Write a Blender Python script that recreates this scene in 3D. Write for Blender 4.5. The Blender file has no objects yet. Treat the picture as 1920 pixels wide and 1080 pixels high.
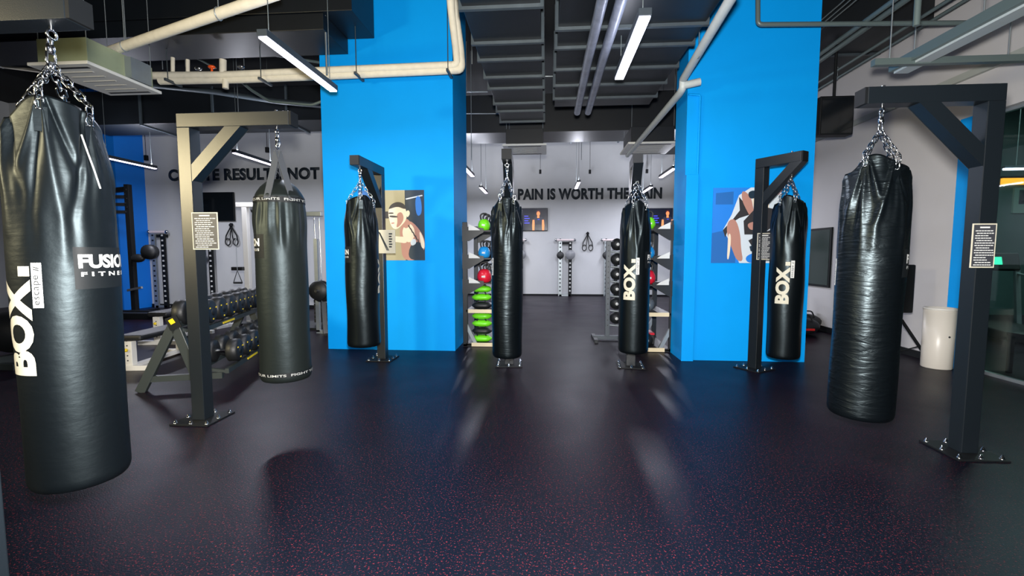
import bpy, bmesh, math, random
from mathutils import Vector, Matrix, Euler
random.seed(7)
sc = bpy.context.scene
COL = sc.collection
PI = math.pi
def R(a): return math.radians(a)

# ------------------------------------------------------------------ camera
F = 850.0; HC = 1.4; YAW = math.atan(65/F); PITCH = math.atan(65/F)
cam_d = bpy.data.cameras.new('camera'); cam = bpy.data.objects.new('camera', cam_d); COL.objects.link(cam)
cam_d.sensor_width = 36; cam_d.lens = 36*F/1920; cam_d.clip_start = 0.05; cam_d.clip_end = 100
cam.location = (0, 0, HC); cam.rotation_euler = (PI/2-PITCH, 0, YAW)
sc.camera = cam
MC = Matrix.Translation(cam.location) @ cam.rotation_euler.to_matrix().to_4x4()
def ray(px, py):
    return (cam.rotation_euler.to_matrix() @ Vector(((px-960)/F, -(py-540)/F, -1)))
def PY(px, py, Y):
    d = ray(px, py); t = Y/d.y; return Vector((0, 0, HC)) + d*t
def PZ(px, py, z):
    d = ray(px, py); t = (z-HC)/d.z; return Vector((0, 0, HC)) + d*t
def PX(px, py, X):
    d = ray(px, py); t = X/d.x; return Vector((0, 0, HC)) + d*t

# ------------------------------------------------------------------ world, light, exposure
w = bpy.data.worlds.new('world'); sc.world = w; w.use_nodes = True
bg = w.node_tree.nodes['Background']; bg.inputs[0].default_value = (0.55, 0.68, 0.85, 1); bg.inputs[1].default_value = 0.25
vs = sc.view_settings; vs.view_transform = 'Standard'; vs.look = 'None'; vs.gamma = 1; vs.exposure = 0.0; vs.use_curve_mapping = False

def lamp(name, kind, loc, power, color=(1, 1, 1), size=0.1, size_y=None, rot=(0, 0, 0), parent=None):
    l = bpy.data.lights.new(name, kind); l.energy = power; l.color = color
    if kind == 'AREA':
        l.size = size
        if size_y: l.shape = 'RECTANGLE'; l.size_y = size_y
    elif kind in ('POINT', 'SPOT'): l.shadow_soft_size = size
    o = bpy.data.objects.new(name, l); COL.objects.link(o); o.location = loc; o.rotation_euler = rot
    if parent: o.parent = parent
    return o
# the photographer's flash just above the lens
fl = lamp('camera_flash', 'SPOT', (0.0, 0.02, HC+0.22), 1900, (1.0, 0.97, 0.93), 0.08, rot=(PI/2-R(1), 0, YAW))
fl.data.spot_size = R(140); fl.data.spot_blend = 0.6
# warm light spilling in from the hall behind the photographer on the left
wl = lamp('warm_hall_light', 'AREA', (-6.3, -0.5, 2.8), 70, (1.0, 0.84, 0.5), 0.9, 0.6, rot=(R(76), 0, R(-40)))
wl.data.spread = R(80)

# ------------------------------------------------------------------ materials
def lin(c):
    return tuple(((v/255)/12.92 if v/255 <= 0.04045 else (((v/255)+0.055)/1.055)**2.4) for v in c)
MATS = {}
def mat(name, rgb, rough=0.5, metal=0.0, noise=0.0, nscale=20, bump=0.0, bscale=60, emit=None, estr=0.0, spec=0.5, coat=0.0):
    if name in MATS: return MATS[name]
    m = bpy.data.materials.new(name); m.use_nodes = True
    nt = m.node_tree; b = nt.nodes['Principled BSDF']
    c = lin(rgb) + (1,)
    b.inputs['Base Color'].default_value = c; b.inputs['Roughness'].default_value = rough
    b.inputs['Metallic'].default_value = metal; b.inputs['Specular IOR Level'].default_value = spec
    b.inputs['Coat Weight'].default_value = coat
    tc = nt.nodes.new('ShaderNodeTexCoord')
    if noise > 0:
        n = nt.nodes.new('ShaderNodeTexNoise'); n.inputs['Scale'].default_value = nscale; n.inputs['Detail'].default_value = 5
        nt.links.new(tc.outputs['Object'], n.inputs['Vector'])
        mx = nt.nodes.new('ShaderNodeMix'); mx.data_type = 'RGBA'
        mx.inputs[6].default_value = tuple(v*(1-noise) for v in c[:3])+(1,)
        mx.inputs[7].default_value = tuple(min(1, v*(1+noise)) for v in c[:3])+(1,)
        nt.links.new(n.outputs['Fac'], mx.inputs[0]); nt.links.new(mx.outputs[2], b.inputs['Base Color'])
    if bump > 0:
        n = nt.nodes.new('ShaderNodeTexNoise'); n.inputs['Scale'].default_value = bscale; n.inputs['Detail'].default_value = 6
        nt.links.new(tc.outputs['Object'], n.inputs['Vector'])
        bp = nt.nodes.new('ShaderNodeBump'); bp.inputs['Strength'].default_value = bump; bp.inputs['Distance'].default_value = 0.01
        nt.links.new(n.outputs['Fac'], bp.inputs['Height']); nt.links.new(bp.outputs[0], b.inputs['Normal'])
    if emit:
        b.inputs['Emission Color'].default_value = lin(emit)+(1,); b.inputs['Emission Strength'].default_value = estr
    MATS[name] = m
    return m

def leather(name, wrinkle=0.0, rgb=(5, 8, 11), rough=0.36):
    m = mat(name, rgb, rough, bump=0.0, spec=0.34)
    nt = m.node_tree; b = nt.nodes['Principled BSDF']; b.inputs['Specular Tint'].default_value = (0.74, 0.92, 1, 1)
    tc = nt.nodes.new('ShaderNodeTexCoord')
    mp = nt.nodes.new('ShaderNodeMapping'); mp.inputs['Scale'].default_value = (3.0, 3.0, 14.0)
    nt.links.new(tc.outputs['Object'], mp.inputs[0])
    n1 = nt.nodes.new('ShaderNodeTexNoise'); n1.inputs['Scale'].default_value = 1.6; n1.inputs['Detail'].default_value = 3; n1.inputs['Distortion'].default_value = 1.2
    nt.links.new(mp.outputs[0], n1.inputs['Vector'])
    n2 = nt.nodes.new('ShaderNodeTexNoise'); n2.inputs['Scale'].default_value = 9; n2.inputs['Detail'].default_value = 8
    nt.links.new(tc.outputs['Object'], n2.inputs['Vector'])
    b1 = nt.nodes.new('ShaderNodeBump'); b1.inputs['Strength'].default_value = 0.06+wrinkle; b1.inputs['Distance'].default_value = 0.012
    b2 = nt.nodes.new('ShaderNodeBump'); b2.inputs['Strength'].default_value = 0.35; b2.inputs['Distance'].default_value = 0.008
    nt.links.new(n1.outputs['Fac'], b1.inputs['Height']); nt.links.new(n2.outputs['Fac'], b2.inputs['Height'])
    nt.links.new(b1.outputs[0], b2.inputs['Normal']); nt.links.new(b2.outputs[0], b.inputs['Normal'])
    return m

def floor_mat():
    m = bpy.data.materials.new('speckled_rubber_floor'); m.use_nodes = True; nt = m.node_tree; b = nt.nodes['Principled BSDF']
    tc = nt.nodes.new('ShaderNodeTexCoord')
    def flecks(scale, thr, col, prev, seed):
        mp = nt.nodes.new('ShaderNodeMapping'); mp.inputs['Location'].default_value = (seed, seed*1.7, 0)
        nt.links.new(tc.outputs['Object'], mp.inputs[0])
        v = nt.nodes.new('ShaderNodeTexNoise'); v.inputs['Scale'].default_value = scale; v.inputs['Detail'].default_value = 2.5; v.inputs['Roughness'].default_value = 0.7
        nt.links.new(mp.outputs[0], v.inputs['Vector'])
        r = nt.nodes.new('ShaderNodeValToRGB'); r.color_ramp.elements[0].position = thr; r.color_ramp.elements[1].position = thr+0.03
        nt.links.new(v.outputs['Fac'], r.inputs[0])
        mx = nt.nodes.new('ShaderNodeMix'); mx.data_type = 'RGBA'; nt.links.new(r.outputs[0], mx.inputs[0])
        if isinstance(prev, tuple): mx.inputs[6].default_value = prev
        else: nt.links.new(prev, mx.inputs[6])
        mx.inputs[7].default_value = lin(col)+(1,)
        return mx.outputs[2]
    base = lin((9, 13, 23))+(1,)
    o = flecks(95, 0.605, (98, 32, 40), base, 3)
    o = flecks(95, 0.66, (48, 54, 76), o, 11)
    o = flecks(130, 0.62, (12, 12, 18), o, 23)
    nt.links.new(o, b.inputs['Base Color'])
    n = nt.nodes.new('ShaderNodeTexNoise'); n.inputs['Scale'].default_value = 1.3; n.inputs['Detail'].default_value = 5
    nt.links.new(tc.outputs['Object'], n.inputs['Vector'])
    mr = nt.nodes.new('ShaderNodeMapRange'); mr.inputs['To Min'].default_value = 0.27; mr.inputs['To Max'].default_value = 0.46
    nt.links.new(n.outputs['Fac'], mr.inputs[0]); nt.links.new(mr.outputs[0], b.inputs['Roughness'])
    n2 = nt.nodes.new('ShaderNodeTexNoise'); n2.inputs['Scale'].default_value = 140
    nt.links.new(tc.outputs['Object'], n2.inputs['Vector'])
    bp = nt.nodes.new('ShaderNodeBump'); bp.inputs['Strength'].default_value = 0.25; bp.inputs['Distance'].default_value = 0.004
    nt.links.new(n2.outputs['Fac'], bp.inputs['Height']); nt.links.new(bp.outputs[0], b.inputs['Normal'])
    b.inputs['Specular IOR Level'].default_value = 0.085; b.inputs['Specular Tint'].default_value = (0.62, 0.8, 1, 1)
    return m

M_floor = floor_mat()
M_black = mat('black_powder_coat', (17, 23, 28), 0.36, 0.0, bump=0.05, bscale=200)
M_blackm = mat('matt_black', (12, 15, 18), 0.6, spec=0.25)
M_rub = mat('black_rubber', (22, 24, 26), 0.5, bump=0.1)
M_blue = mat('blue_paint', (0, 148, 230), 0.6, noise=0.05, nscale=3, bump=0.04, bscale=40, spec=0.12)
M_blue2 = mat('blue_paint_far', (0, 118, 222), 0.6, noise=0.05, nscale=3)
M_grey = mat('grey_plaster', (180, 182, 184), 0.8, noise=0.10, nscale=1.6, bump=0.12, bscale=12)
M_white = mat('white_plaster', (188, 186, 186), 0.8, noise=0.05, nscale=2, bump=0.05, bscale=20)
M_ceil = mat('dark_ceiling_paint', (13, 17, 21), 0.85, noise=0.3, nscale=2)
M_duct = mat('dark_duct_paint', (12, 17, 22), 0.45, noise=0.25, nscale=4, bump=0.1, bscale=6)
M_flange = mat('duct_flange_grey', (62, 71, 77), 0.45, 0.2, noise=0.3, nscale=8)
M_chrome = mat('chrome', (205, 208, 212), 0.18, 1.0)
M_steel = mat('galvanised_steel', (150, 158, 162), 0.38, 0.6, noise=0.15, nscale=10)
M_ins = mat('cream_pipe_lagging', (214, 208, 190), 0.75, noise=0.12, nscale=12, bump=0.4, bscale=25)
M_pipe = mat('grey_green_pipe', (92, 106, 106), 0.4, 0.2)
M_ac = mat('white_plastic', (214, 214, 208), 0.45)
M_acg = mat('galvanised_unit_case', (150, 160, 132), 0.45, 0.2, noise=0.15, nscale=6)
M_slot = mat('dark_slot', (30, 32, 34), 0.6)
M_red = mat('red_paint', (176, 32, 30), 0.4)
M_orange = mat('orange_plastic', (228, 86, 24), 0.4)
M_yellow = mat('yellow_plastic', (232, 200, 30), 0.4)
M_txt = mat('black_wall_lettering', (24, 34, 42), 0.6)
M_print = mat('white_print', (198, 200, 198), 0.6)
M_cream = mat('cream_print', (186, 182, 164), 0.6)
M_patch = mat('dark_vinyl_patch', (7, 13, 17), 0.6, spec=0.3)
M_wpaint = mat('white_powder_coat', (214, 212, 206), 0.35)
M_tan = mat('tan_shelf_edge', (206, 192, 160), 0.5)
M_green = mat('lime_green_vinyl', (110, 214, 30), 0.4)
M_kblue = mat('blue_vinyl', (30, 140, 210), 0.35)
M_kred = mat('red_vinyl', (206, 28, 50), 0.35)
M_led = mat('lit_diffuser', (255, 255, 255), 0.4, emit=(226, 226, 255), estr=14)
M_led2 = mat('lit_diffuser_pinkish', (255, 255, 255), 0.4, emit=(240, 225, 255), estr=9)
M_unlit = mat('frosted_diffuser', (168, 178, 182), 0.4)
M_amber = mat('amber_strip', (255, 170, 60), 0.4, emit=(255, 160, 40), estr=1.6)
M_house = mat('fixture_housing', (58, 66, 74), 0.4, 0.3)
M_cable = mat('cable', (90, 98, 100), 0.5)
M_scr = mat('dark_screen', (9, 14, 18), 0.15, coat=0.5)
M_side = mat('side_room_wall', (64, 88, 88), 0.8, noise=0.2, nscale=2)
M_leath0 = leather('bag_leather_satin', 0.02, rough=0.44)
M_leath = leather('bag_leather_smooth', 0.0)
M_leath2 = leather('bag_leather_wrinkled', 0.5)
M_leath3 = leather('bag_leather_creased', 0.2)
M_canvas = leather('bag_canvas', 0.0, (20, 24, 23), 0.46)
def glass_mat():
    m = bpy.data.materials.new('green_tinted_glass'); m.use_nodes = True; b = m.node_tree.nodes['Principled BSDF']
    b.inputs['Base Color'].default_value = (0.62, 0.86, 0.82, 1); b.inputs['Roughness'].default_value = 0.02
    b.inputs['Transmission Weight'].default_value = 1.0; b.inputs['IOR'].default_value = 1.35
    return m
M_glass = glass_mat()

# ------------------------------------------------------------------ mesh builder
class MB:
    def __init__(s): s.v = []; s.f = []; s.m = []; s.sm = []; s.cur = 0
    def mat(s, i): s.cur = i; return s
    def add(s, vs_, fs, smooth=False):
        o = len(s.v); s.v += [tuple(p) for p in vs_]
        for f in fs: s.f.append([i+o for i in f]); s.m.append(s.cur); s.sm.append(smooth)
        return s
    def box(s, c, d, rot=None):
        x, y, z = [k/2 for k in d]
        vs_ = [Vector(p) for p in ((-x,-y,-z),(x,-y,-z),(x,y,-z),(-x,y,-z),(-x,-y,z),(x,-y,z),(x,y,z),(-x,y,z))]
        if rot is not None:
            rm = Euler(rot).to_matrix() if not isinstance(rot, Matrix) else rot
            vs_ = [rm @ p for p in vs_]
        c = Vector(c)
        return s.add([p+c for p in vs_], [(0,3,2,1),(4,5,6,7),(0,1,5,4),(1,2,6,5),(2,3,7,6),(3,0,4,7)])
    def span(s, a, b):   # axis-aligned box between two corners
        a = Vector(a); b = Vector(b)
        return s.box((a+b)/2, [abs(k) for k in (b-a)])
    def bar(s, a, b, w_, h_, up=(0, 0, 1)):
        a = Vector(a); b = Vector(b); d = (b-a); L = d.length; d.normalize(); u = Vector(up)
        if abs(d.dot(u)) > 0.99: u = Vector((0, 1, 0))
        x = d.cross(u).normalized(); u = x.cross(d).normalized()
        rm = Matrix((x, d, u)).transposed()
        return s.box((a+b)/2, (w_, L, h_), rm)
    def frame(s, d):
        d = Vector(d).normalized(); u = Vector((0, 0, 1)) if abs(d.z) < 0.95 else Vector((1, 0, 0))
        x = d.cross(u).normalized(); y = x.cross(d).normalized(); return x, y
    def tube(s, pts, r, n=10, caps=True, closed=False):
        pts = [Vector(p) for p in pts]; N = len(pts); vs_ = []; fs = []
        rs = r if isinstance(r, (list, tuple)) else [r]*N
        px = None
        for i, p in enumerate(pts):
            if closed: d = pts[(i+1) % N]-pts[i-1]
            else: d = pts[min(i+1, N-1)]-pts[max(i-1, 0)]
            d.normalize()
            if px is None: x, y = s.frame(d)
            else:
                x = (px - d*px.dot(d)); x.normalize(); y = x.cross(d)
            px = x
            for k in range(n):
                a = 2*PI*k/n; vs_.append(p + x*math.cos(a)*rs[i] + y*math.sin(a)*rs[i])
        M_ = N if closed else N-1
        for i in range(M_):
            j = (i+1) % N
            for k in range(n): fs.append((i*n+k, i*n+(k+1) % n, j*n+(k+1) % n, j*n+k))
        s.add(vs_, fs, True)
        if caps and not closed:
            s.add(vs_[:n], [list(range(n))[::-1]]); s.add(vs_[-n:], [list(range(n))])
        return s
    def cyl(s, a, b, r, n=16, r2=None): return s.tube([a, b], [r, r if r2 is None else r2], n)
    def ball(s, c, r, n=14, sq=(1, 1, 1)):
        c = Vector(c); vs_ = []; fs = []; m = n//2
        for i in range(m+1):
            t = PI*i/m
            for k in range(n):
                a = 2*PI*k/n; vs_.append(c+Vector((r*sq[0]*math.sin(t)*math.cos(a), r*sq[1]*math.sin(t)*math.sin(a), r*sq[2]*math.cos(t))))
        for i in range(m):
            for k in range(n): fs.append((i*n+k, (i+1)*n+k, (i+1)*n+(k+1) % n, i*n+(k+1) % n))
        return s.add(vs_, fs, True)
    def lathe(s, c, prof, n=24, axis='z'):
        c = Vector(c); vs_ = []; fs = []
        for (r, z) in prof:
            for k in range(n):
                a = 2*PI*k/n
                p = Vector((r*math.cos(a), r*math.sin(a), z))
                if axis == 'x': p = Vector((p.z, p.x, p.y))
                if axis == 'y': p = Vector((p.x, p.z, p.y))
                vs_.append(c+p)
        for i in range(len(prof)-1):
            for k in range(n): fs.append((i*n+k, i*n+(k+1) % n, (i+1)*n+(k+1) % n, (i+1)*n+k))
        return s.add(vs_, fs, True)
    def link(s, c, d, x, L, r, n=10, k=6):   # one oval chain link along d, flat in plane (d,x)
        c = Vector(c); d = Vector(d).normalized(); x = Vector(x).normalized(); w_ = L*0.30; pts = []
        for i in range(n):
            a = 2*PI*i/n; ca = math.cos(a); sa = math.sin(a)
            pts.append(c + d*(ca*w_ + (L/2-w_)*(1 if ca > 0 else -1)) + x*sa*w_)
        return s.tube(pts, r, k, closed=True)
    def chain(s, a, b, L=0.045, r=0.004, n=10, k=6, twist=0):
        a = Vector(a); b = Vector(b); d = b-a; T = d.length; N = max(1, int(round(T/(L*0.78)))); x, y = s.frame(d)
        for i in range(N):
            s.link(a+d*((i+0.5)/N), d, x if i % 2 else y, L, r, n, k)
        return s
    def poly(s, pts, o, ux, uy, off=0.0, th=0.0):   # flat polygon at origin o with axes ux, uy
        o = Vector(o); ux = Vector(ux); uy = Vector(uy); nrm = ux.cross(uy).normalized()
        a = [o+ux*p[0]+uy*p[1]+nrm*off for p in pts]
        return s.add(a, [list(range(len(a)))])
    def build(s, name, mats, parent=None, bevel=0):
        me = bpy.data.meshes.new(name); me.from_pydata(s.v, [], s.f)
        if not isinstance(mats, (list, tuple)): mats = [mats]
        for m in mats: me.materials.append(m)
        me.polygons.foreach_set('material_index', s.m); me.polygons.foreach_set('use_smooth', s.sm); me.update()
        o = bpy.data.objects.new(name, me); COL.objects.link(o)
        if parent is not None: o.parent = parent
        if bevel:
            bv = o.modifiers.new('bevel', 'BEVEL'); bv.width = bevel; bv.segments = 2; bv.limit_method = 'ANGLE'
        return o

def tag(o, label=None, cat=None, group=None, kind=None):
    if label: o['label'] = label
    if cat: o['category'] = cat
    if group: o['group'] = group
    if kind: o['kind'] = kind
    return o
def thing(name, loc, label, cat, group=None, rz=0, kind=None):
    o = bpy.data.objects.new(name, None); COL.objects.link(o); o.location = loc; o.rotation_euler = (0, 0, rz); o.empty_display_size = 0.1
    return tag(o, label, cat, group, kind)
def struct(name, mb, m, label=None, cat=None, parent=None, bevel=0):
    o = mb.build(name, m, parent, bevel)
    if parent is None: tag(o, label or name.replace('_', ' '), cat or name.split('_')[0], None, 'structure')
    return o
def kids(o): return [c for c in bpy.data.objects if c.parent == o]
def dup(root, loc=None, rz=None, label=None, group=None):
    r = root.copy(); COL.objects.link(r)
    if loc is not None: r.location = loc
    if rz is not None: r.rotation_euler = (0, 0, rz)
    if label: r['label'] = label
    if group: r['group'] = group
    for c in kids(root):
        d = c.copy(); COL.objects.link(d); d.parent = r
        for g in kids(c):
            e = g.copy(); COL.objects.link(e); e.parent = d
    return r

def text_mesh(s, size, bold=0.0, depth=0.0, align='CENTER', spacing=1.0, res=4, xscale=1.0):
    cu = bpy.data.curves.new('t', 'FONT'); cu.body = s; cu.size = size; cu.offset = bold; cu.extrude = depth
    cu.align_x = align; cu.space_character = spacing; cu.resolution_u = res
    o = bpy.data.objects.new('t', cu); COL.objects.link(o)
    bpy.context.view_layer.update()
    dg = bpy.context.evaluated_depsgraph_get(); me = bpy.data.meshes.new_from_object(o.evaluated_get(dg))
    bpy.data.objects.remove(o); bpy.data.curves.remove(cu)
    if xscale != 1.0:
        for v in me.vertices: v.co.x *= xscale
    return me
def flat_text(name, s, o, ux, uy, size, m, parent=None, bold=0.0, depth=0.003, align='CENTER', spacing=1.0, fit=None, height=None):
    """text standing on a flat surface; fit = width to fill, height = cap height to fill"""
    me = text_mesh(s, size, bold, 0, align, spacing)
    ux = Vector(ux).normalized(); uy = Vector(uy).normalized(); nz = ux.cross(uy).normalized(); o = Vector(o)
    xs = [v.co.x for v in me.vertices]; ys = [v.co.y for v in me.vertices]
    sx = sy = 1.0
    if fit: sx = fit/(max(xs)-min(xs))
    if height: sy = height/(max(ys)-min(ys))
    if fit and not height: sy = sx
    x0 = min(xs) if align != 'CENTER' else (min(xs)+max(xs))/2
    y0 = min(ys)
    bm = bmesh.new(); bm.from_mesh(me)
    for v in bm.verts: v.co = o+ux*((v.co.x-x0)*sx)+uy*((v.co.y-y0)*sy)+nz*depth
    if depth > 0:
        g = bmesh.ops.extrude_face_region(bm, geom=bm.faces[:])
        for v in [k for k in g['geom'] if isinstance(k, bmesh.types.BMVert)]: v.co -= nz*depth*0.9
    bm.normal_update(); bm.to_mesh(me); bm.free()
    me.materials.clear(); me.materials.append(m)
    ob = bpy.data.objects.new(name, me); COL.objects.link(ob)
    if parent is not None: ob.parent = parent
    return ob

#SECTION_STRUCTURE
# ------------------------------------------------------------------ room shell
XR = 5.0; YL = 11.1; YB = 15.1; ZC = 5.3; X0 = -14.0; YN = -4.0
YG = 5.85; ZG = 3.0
struct('floor', MB().span((X0, YN, -0.1), (XR+9.5, YB+0.2, 0)), M_floor, 'black rubber floor with red flecks', 'floor')
struct('ceiling', MB().span((X0, YN, ZC), (XR+9.5, YB+0.2, ZC+0.15)), M_ceil, 'dark painted ceiling', 'ceiling')
struct('wall_left', MB().span((X0, YL, 0), (-3.0, YL+0.2, ZC)), M_grey, 'grey wall with CREATE RESULTS lettering', 'wall')
struct('wall_back', MB().span((-3.2, YB, 0), (XR+0.2, YB+0.2, ZC)), M_grey, 'grey back wall with PAIN IS WORTH lettering', 'wall')
struct('wall_recess', MB().span((-3.2, YL+0.2, 0), (-3.0, YB, ZC)), M_grey, 'grey wall at the side of the recess', 'wall')
struct('wall_far_left', MB().span((X0-0.2, YN, 0), (X0, YL+0.2, ZC)), M_grey, 'grey far left wall', 'wall')
struct('wall_behind', MB().span((X0, YN-0.2, 0), (XR+9.5, YN, ZC)), M_grey, 'grey wall behind the viewer', 'wall')
struct('wall_right', MB().span((XR, YG, 0), (XR+0.2, YB, ZC)).span((XR, YN, ZG), (XR+0.2, YG, ZC)), M_white, 'pale wall on the right above the glass front', 'wall')
struct('wall_side_room', MB().span((XR+0.2, YL, 0), (XR+9.5, YL+0.15, ZC)).span((XR+9.5, YN, 0), (XR+9.65, YL, ZC)), M_side, 'dark wall of the room behind the glass', 'wall')
struct('trim_right', MB().span((XR-0.05, 3.0, 3.47), (XR, 12.5, 3.55)), mat('trim_grey', (160, 164, 158), 0.6), 'pale conduit strip along the right wall', 'trim')
struct('baseboard_right', MB().span((XR-0.03, YG+0.12, 0), (XR, YB, 0.09)), M_blackm, 'black baseboard of the right wall', 'baseboard')
struct('baseboard_back', MB().span((-3.0, YB-0.02, 0), (XR, YB, 0.05)), M_blackm, 'dark baseboard of the back wall', 'baseboard')
struct('baseboard_left', MB().span((X0, YL-0.02, 0), (-3.0, YL, 0.08)), M_blackm, 'dark baseboard of the left wall', 'baseboard')
struct('trim_blue_frame', MB().span((XR-0.05, YG-0.02, 0), (XR+0.22, YG+0.13, ZG)), M_blue, 'blue strip framing the glass front', 'trim')
# glass front: four panes with slim posts
wn = tag(bpy.data.objects.new('window_1', None), 'green tinted glass front of the side room', 'window', kind='structure'); COL.objects.link(wn); wn.location = (XR+0.1, 2, 0)
edges = [YG-0.03, 4.75, 3.6, 2.4, 1.0, -0.8, -3.9]
for i in range(len(edges)-1):
    g = MB().span((-0.006, edges[i+1]+0.008-2, 0.03), (0.006, edges[i]-0.008-2, ZG-0.03)).build('window_pane', M_glass, wn)
g = MB()
for y in edges[1:-1]: g.span((-0.012, y-0.008-2, 0.0), (0.012, y+0.008-2, ZG))
g.build('pane_joint', mat('pane_joint_green', (60, 130, 118), 0.3), wn)
MB().span((-0.03, -5.9, 0), (0.03, 3.82, 0.035)).span((-0.03, -5.9, ZG-0.035), (0.03, 3.82, ZG-0.001)).build('window_frame', M_steel, wn)

# blue columns
def column(name, a, b, label, m=M_blue):
    return struct(name, MB().span(a, b), m, label, 'column')
cl = PZ(617, 653, 0); clr = PZ(853, 659, 0); CLY = (cl.y+clr.y)/2
CL0 = PY(613, 560, CLY).x; CL1 = PY(853, 600, CLY).x
column('blue_column', (CL0, CLY, 0), (CL1, CLY+1.05, ZC), 'wide bright blue column with boxer poster, left of the walkway')
CRY = PZ(1400, 677, 0).y
CR0 = PY(1277, 600, CRY).x; CR1 = PY(1510, 640, CRY).x
c2 = thing('blue_column', ((CR0+CR1)/2, CRY+0.6, 0), 'wide bright blue column with glove poster, right of the walkway', 'column', kind='structure')
ox = (CR0+CR1)/2; oy = CRY+0.6
def L2(p): return (p[0]-ox, p[1]-oy, p[2])
MB().span(L2((CR0, CRY, 0)), L2((CR1, CRY+0.5, ZC))).build('column_shaft', M_blue, c2)
bz = PY(1300, 327, CRY-0.07).z; bx1 = PY(1302, 600, CRY-0.07).x
MB().span(L2((CR0-0.004, CRY-0.07, 0)), L2((bx1, CRY, bz))).build('pipe_casing', M_blue, c2, 0.004)
p1 = PY(1311, 178, CRY-0.03); p0 = PY(1291, 177, CRY-0.03); pb = PY(1303, 327, CRY-0.03)
MB().tube([L2(p0), L2(p1), L2((p1.x+0.015, p1.y, p1.z-0.02)), L2((pb.x+0.03, CRY-0.03, bz))], 0.014, 8).build('painted_conduit', M_blue, c2)
# far left blue column
q = PY(228, 500, 10.3); q2 = PY(172, 500, 10.3)
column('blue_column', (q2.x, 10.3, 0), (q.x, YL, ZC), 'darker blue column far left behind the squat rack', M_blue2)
#SECTION_RIGS
# ------------------------------------------------------------------ heavy bag rigs
RH = 2.51; PW = 0.11
def rig(post, tip, label, brace=0.42):
    """post (x,y) and beam tip (x,y) in the room; axis aligned beam"""
    post = Vector((post[0], post[1], 0)); tip = Vector((tip[0], tip[1], 0)); d = (tip-post); L = d.length; d.normalize()
    a = math.atan2(d.y, d.x)
    t = thing('bag_rig', post, label, 'punching bag stand', rz=a)
    h = PW/2
    MB().span((-h, -h, 0.012), (h, h, RH-PW)).build('post', M_black, t, 0.004)
    bm_ = MB(); bm_.span((-h, -h, RH-PW), (L, h, RH)); bm_.build('beam', M_black, t, 0.004)
    MB().span((L, -h+0.002, RH-PW+0.002), (L+0.018, h-0.002, RH-0.002)).build('end_cap', M_blackm, t)
    # brace
    b = MB(); w_ = 0.053; z0 = RH-PW-brace; x1 = brace+h
    b.add([(h, -w_, z0), (h, -w_, z0+0.125), (x1-0.125, -w_, RH-PW), (x1, -w_, RH-PW), (h, w_, z0), (h, w_, z0+0.125), (x1-0.125, w_, RH-PW), (x1, w_, RH-PW)],
          [(0,1,2,3)[::-1], (4,5,6,7), (0,3,7,4), (1,5,6,2), (0,4,5,1), (2,6,7,3)])
    b.build('brace', M_black, t, 0.003)
    p = 0.165
    bpl = MB().span((-p, -p, 0), (p, p, 0.012)).build('base_plate', M_blackm, t, 0.002)
    for i in (-1, 0, 1):
        for j in (-1, 0, 1):
            if i or j:
                MB().lathe((i*0.135, j*0.135, 0.012), [(0.016, 0), (0.016, 0.006), (0.011, 0.006), (0.011, 0.018), (0.006, 0.02), (0.006, 0.028), (0, 0.028)], 8).build('bolt', M_chrome, bpl)
    # eye bolt through the beam near the tip
    ex = L-0.13
    MB().cyl((ex, 0, RH), (ex, 0, RH+0.022), 0.012, 8).build('beam_nut', M_chrome, t)
    e = MB().cyl((ex, 0, RH-PW), (ex, 0, RH-PW-0.02), 0.008, 8)
    e.tube([(ex, 0.020*math.sin(2*PI*k/14), RH-PW-0.038+0.020*math.cos(2*PI*k/14)) for k in range(14)], 0.006, 6, closed=True)
    e.build('eye_bolt', M_chrome, t)
    hk = post+d*ex; return Vector((hk.x, hk.y, RH-PW-0.058))
H = {}
# near left: post left, beam to the right
a = PZ(362, 795, 0); a.y += 0.0
pt = (a.x, PZ(372, 800, 0).y+0.165)
H[2] = rig(pt, (PY(548, 225, pt[1]).x, pt[1]), 'black steel bag stand with notice, left foreground, holding the strapped canvas bag')
# far row of four, beams towards the viewer
for k, (bx, by, tx, ty, lb) in {3: (718, 673, 665, 291, 'black steel bag stand in front of the boxer poster'),
                              4: (955, 683, 955, 279, 'black steel bag stand left of the walkway, post hidden behind its bag'),
                              5: (1182, 686, 1190, 288, 'black steel bag stand right of the walkway, between the bags and kettlebells'),
                              6: (1414, 691, 1508, 283, 'black steel bag stand in front of the glove poster')}.items():
    b_ = PZ(bx, by, 0); t_ = PZ(tx, ty, RH)
    x = (b_.x+t_.x)/2
    H[k] = rig((b_.x, b_.y), (t_.x if k in (3, 6) else x, t_.y), lb)
# near right: post right, beam to the left
cr = PZ(1790, 865, 0); ptr = (PZ(1812, 853, 0).x+0.02, cr.y+0.165)
H[7] = rig(ptr, (PY(1616, 205, ptr[1]).x, ptr[1]), 'black steel bag stand with notice, right foreground, beside the white bin')
# leftmost: the post stands outside the picture, beam reaches in
tipx = PZ(122, 34, RH-PW).x; ty = PZ(122, 34, RH-PW).y+0.055
H[1] = rig((tipx-1.05, ty), (tipx, ty), 'black steel bag stand reaching in at the top left corner above the nearest bag')
# another stand very near at the left edge
e1 = PY(17, 1040, 0.955)
rig((e1.x-0.056, 0.9), (e1.x-1.1, 0.9), 'black steel stand post at the very edge, lower left corner', 0.3)

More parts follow.
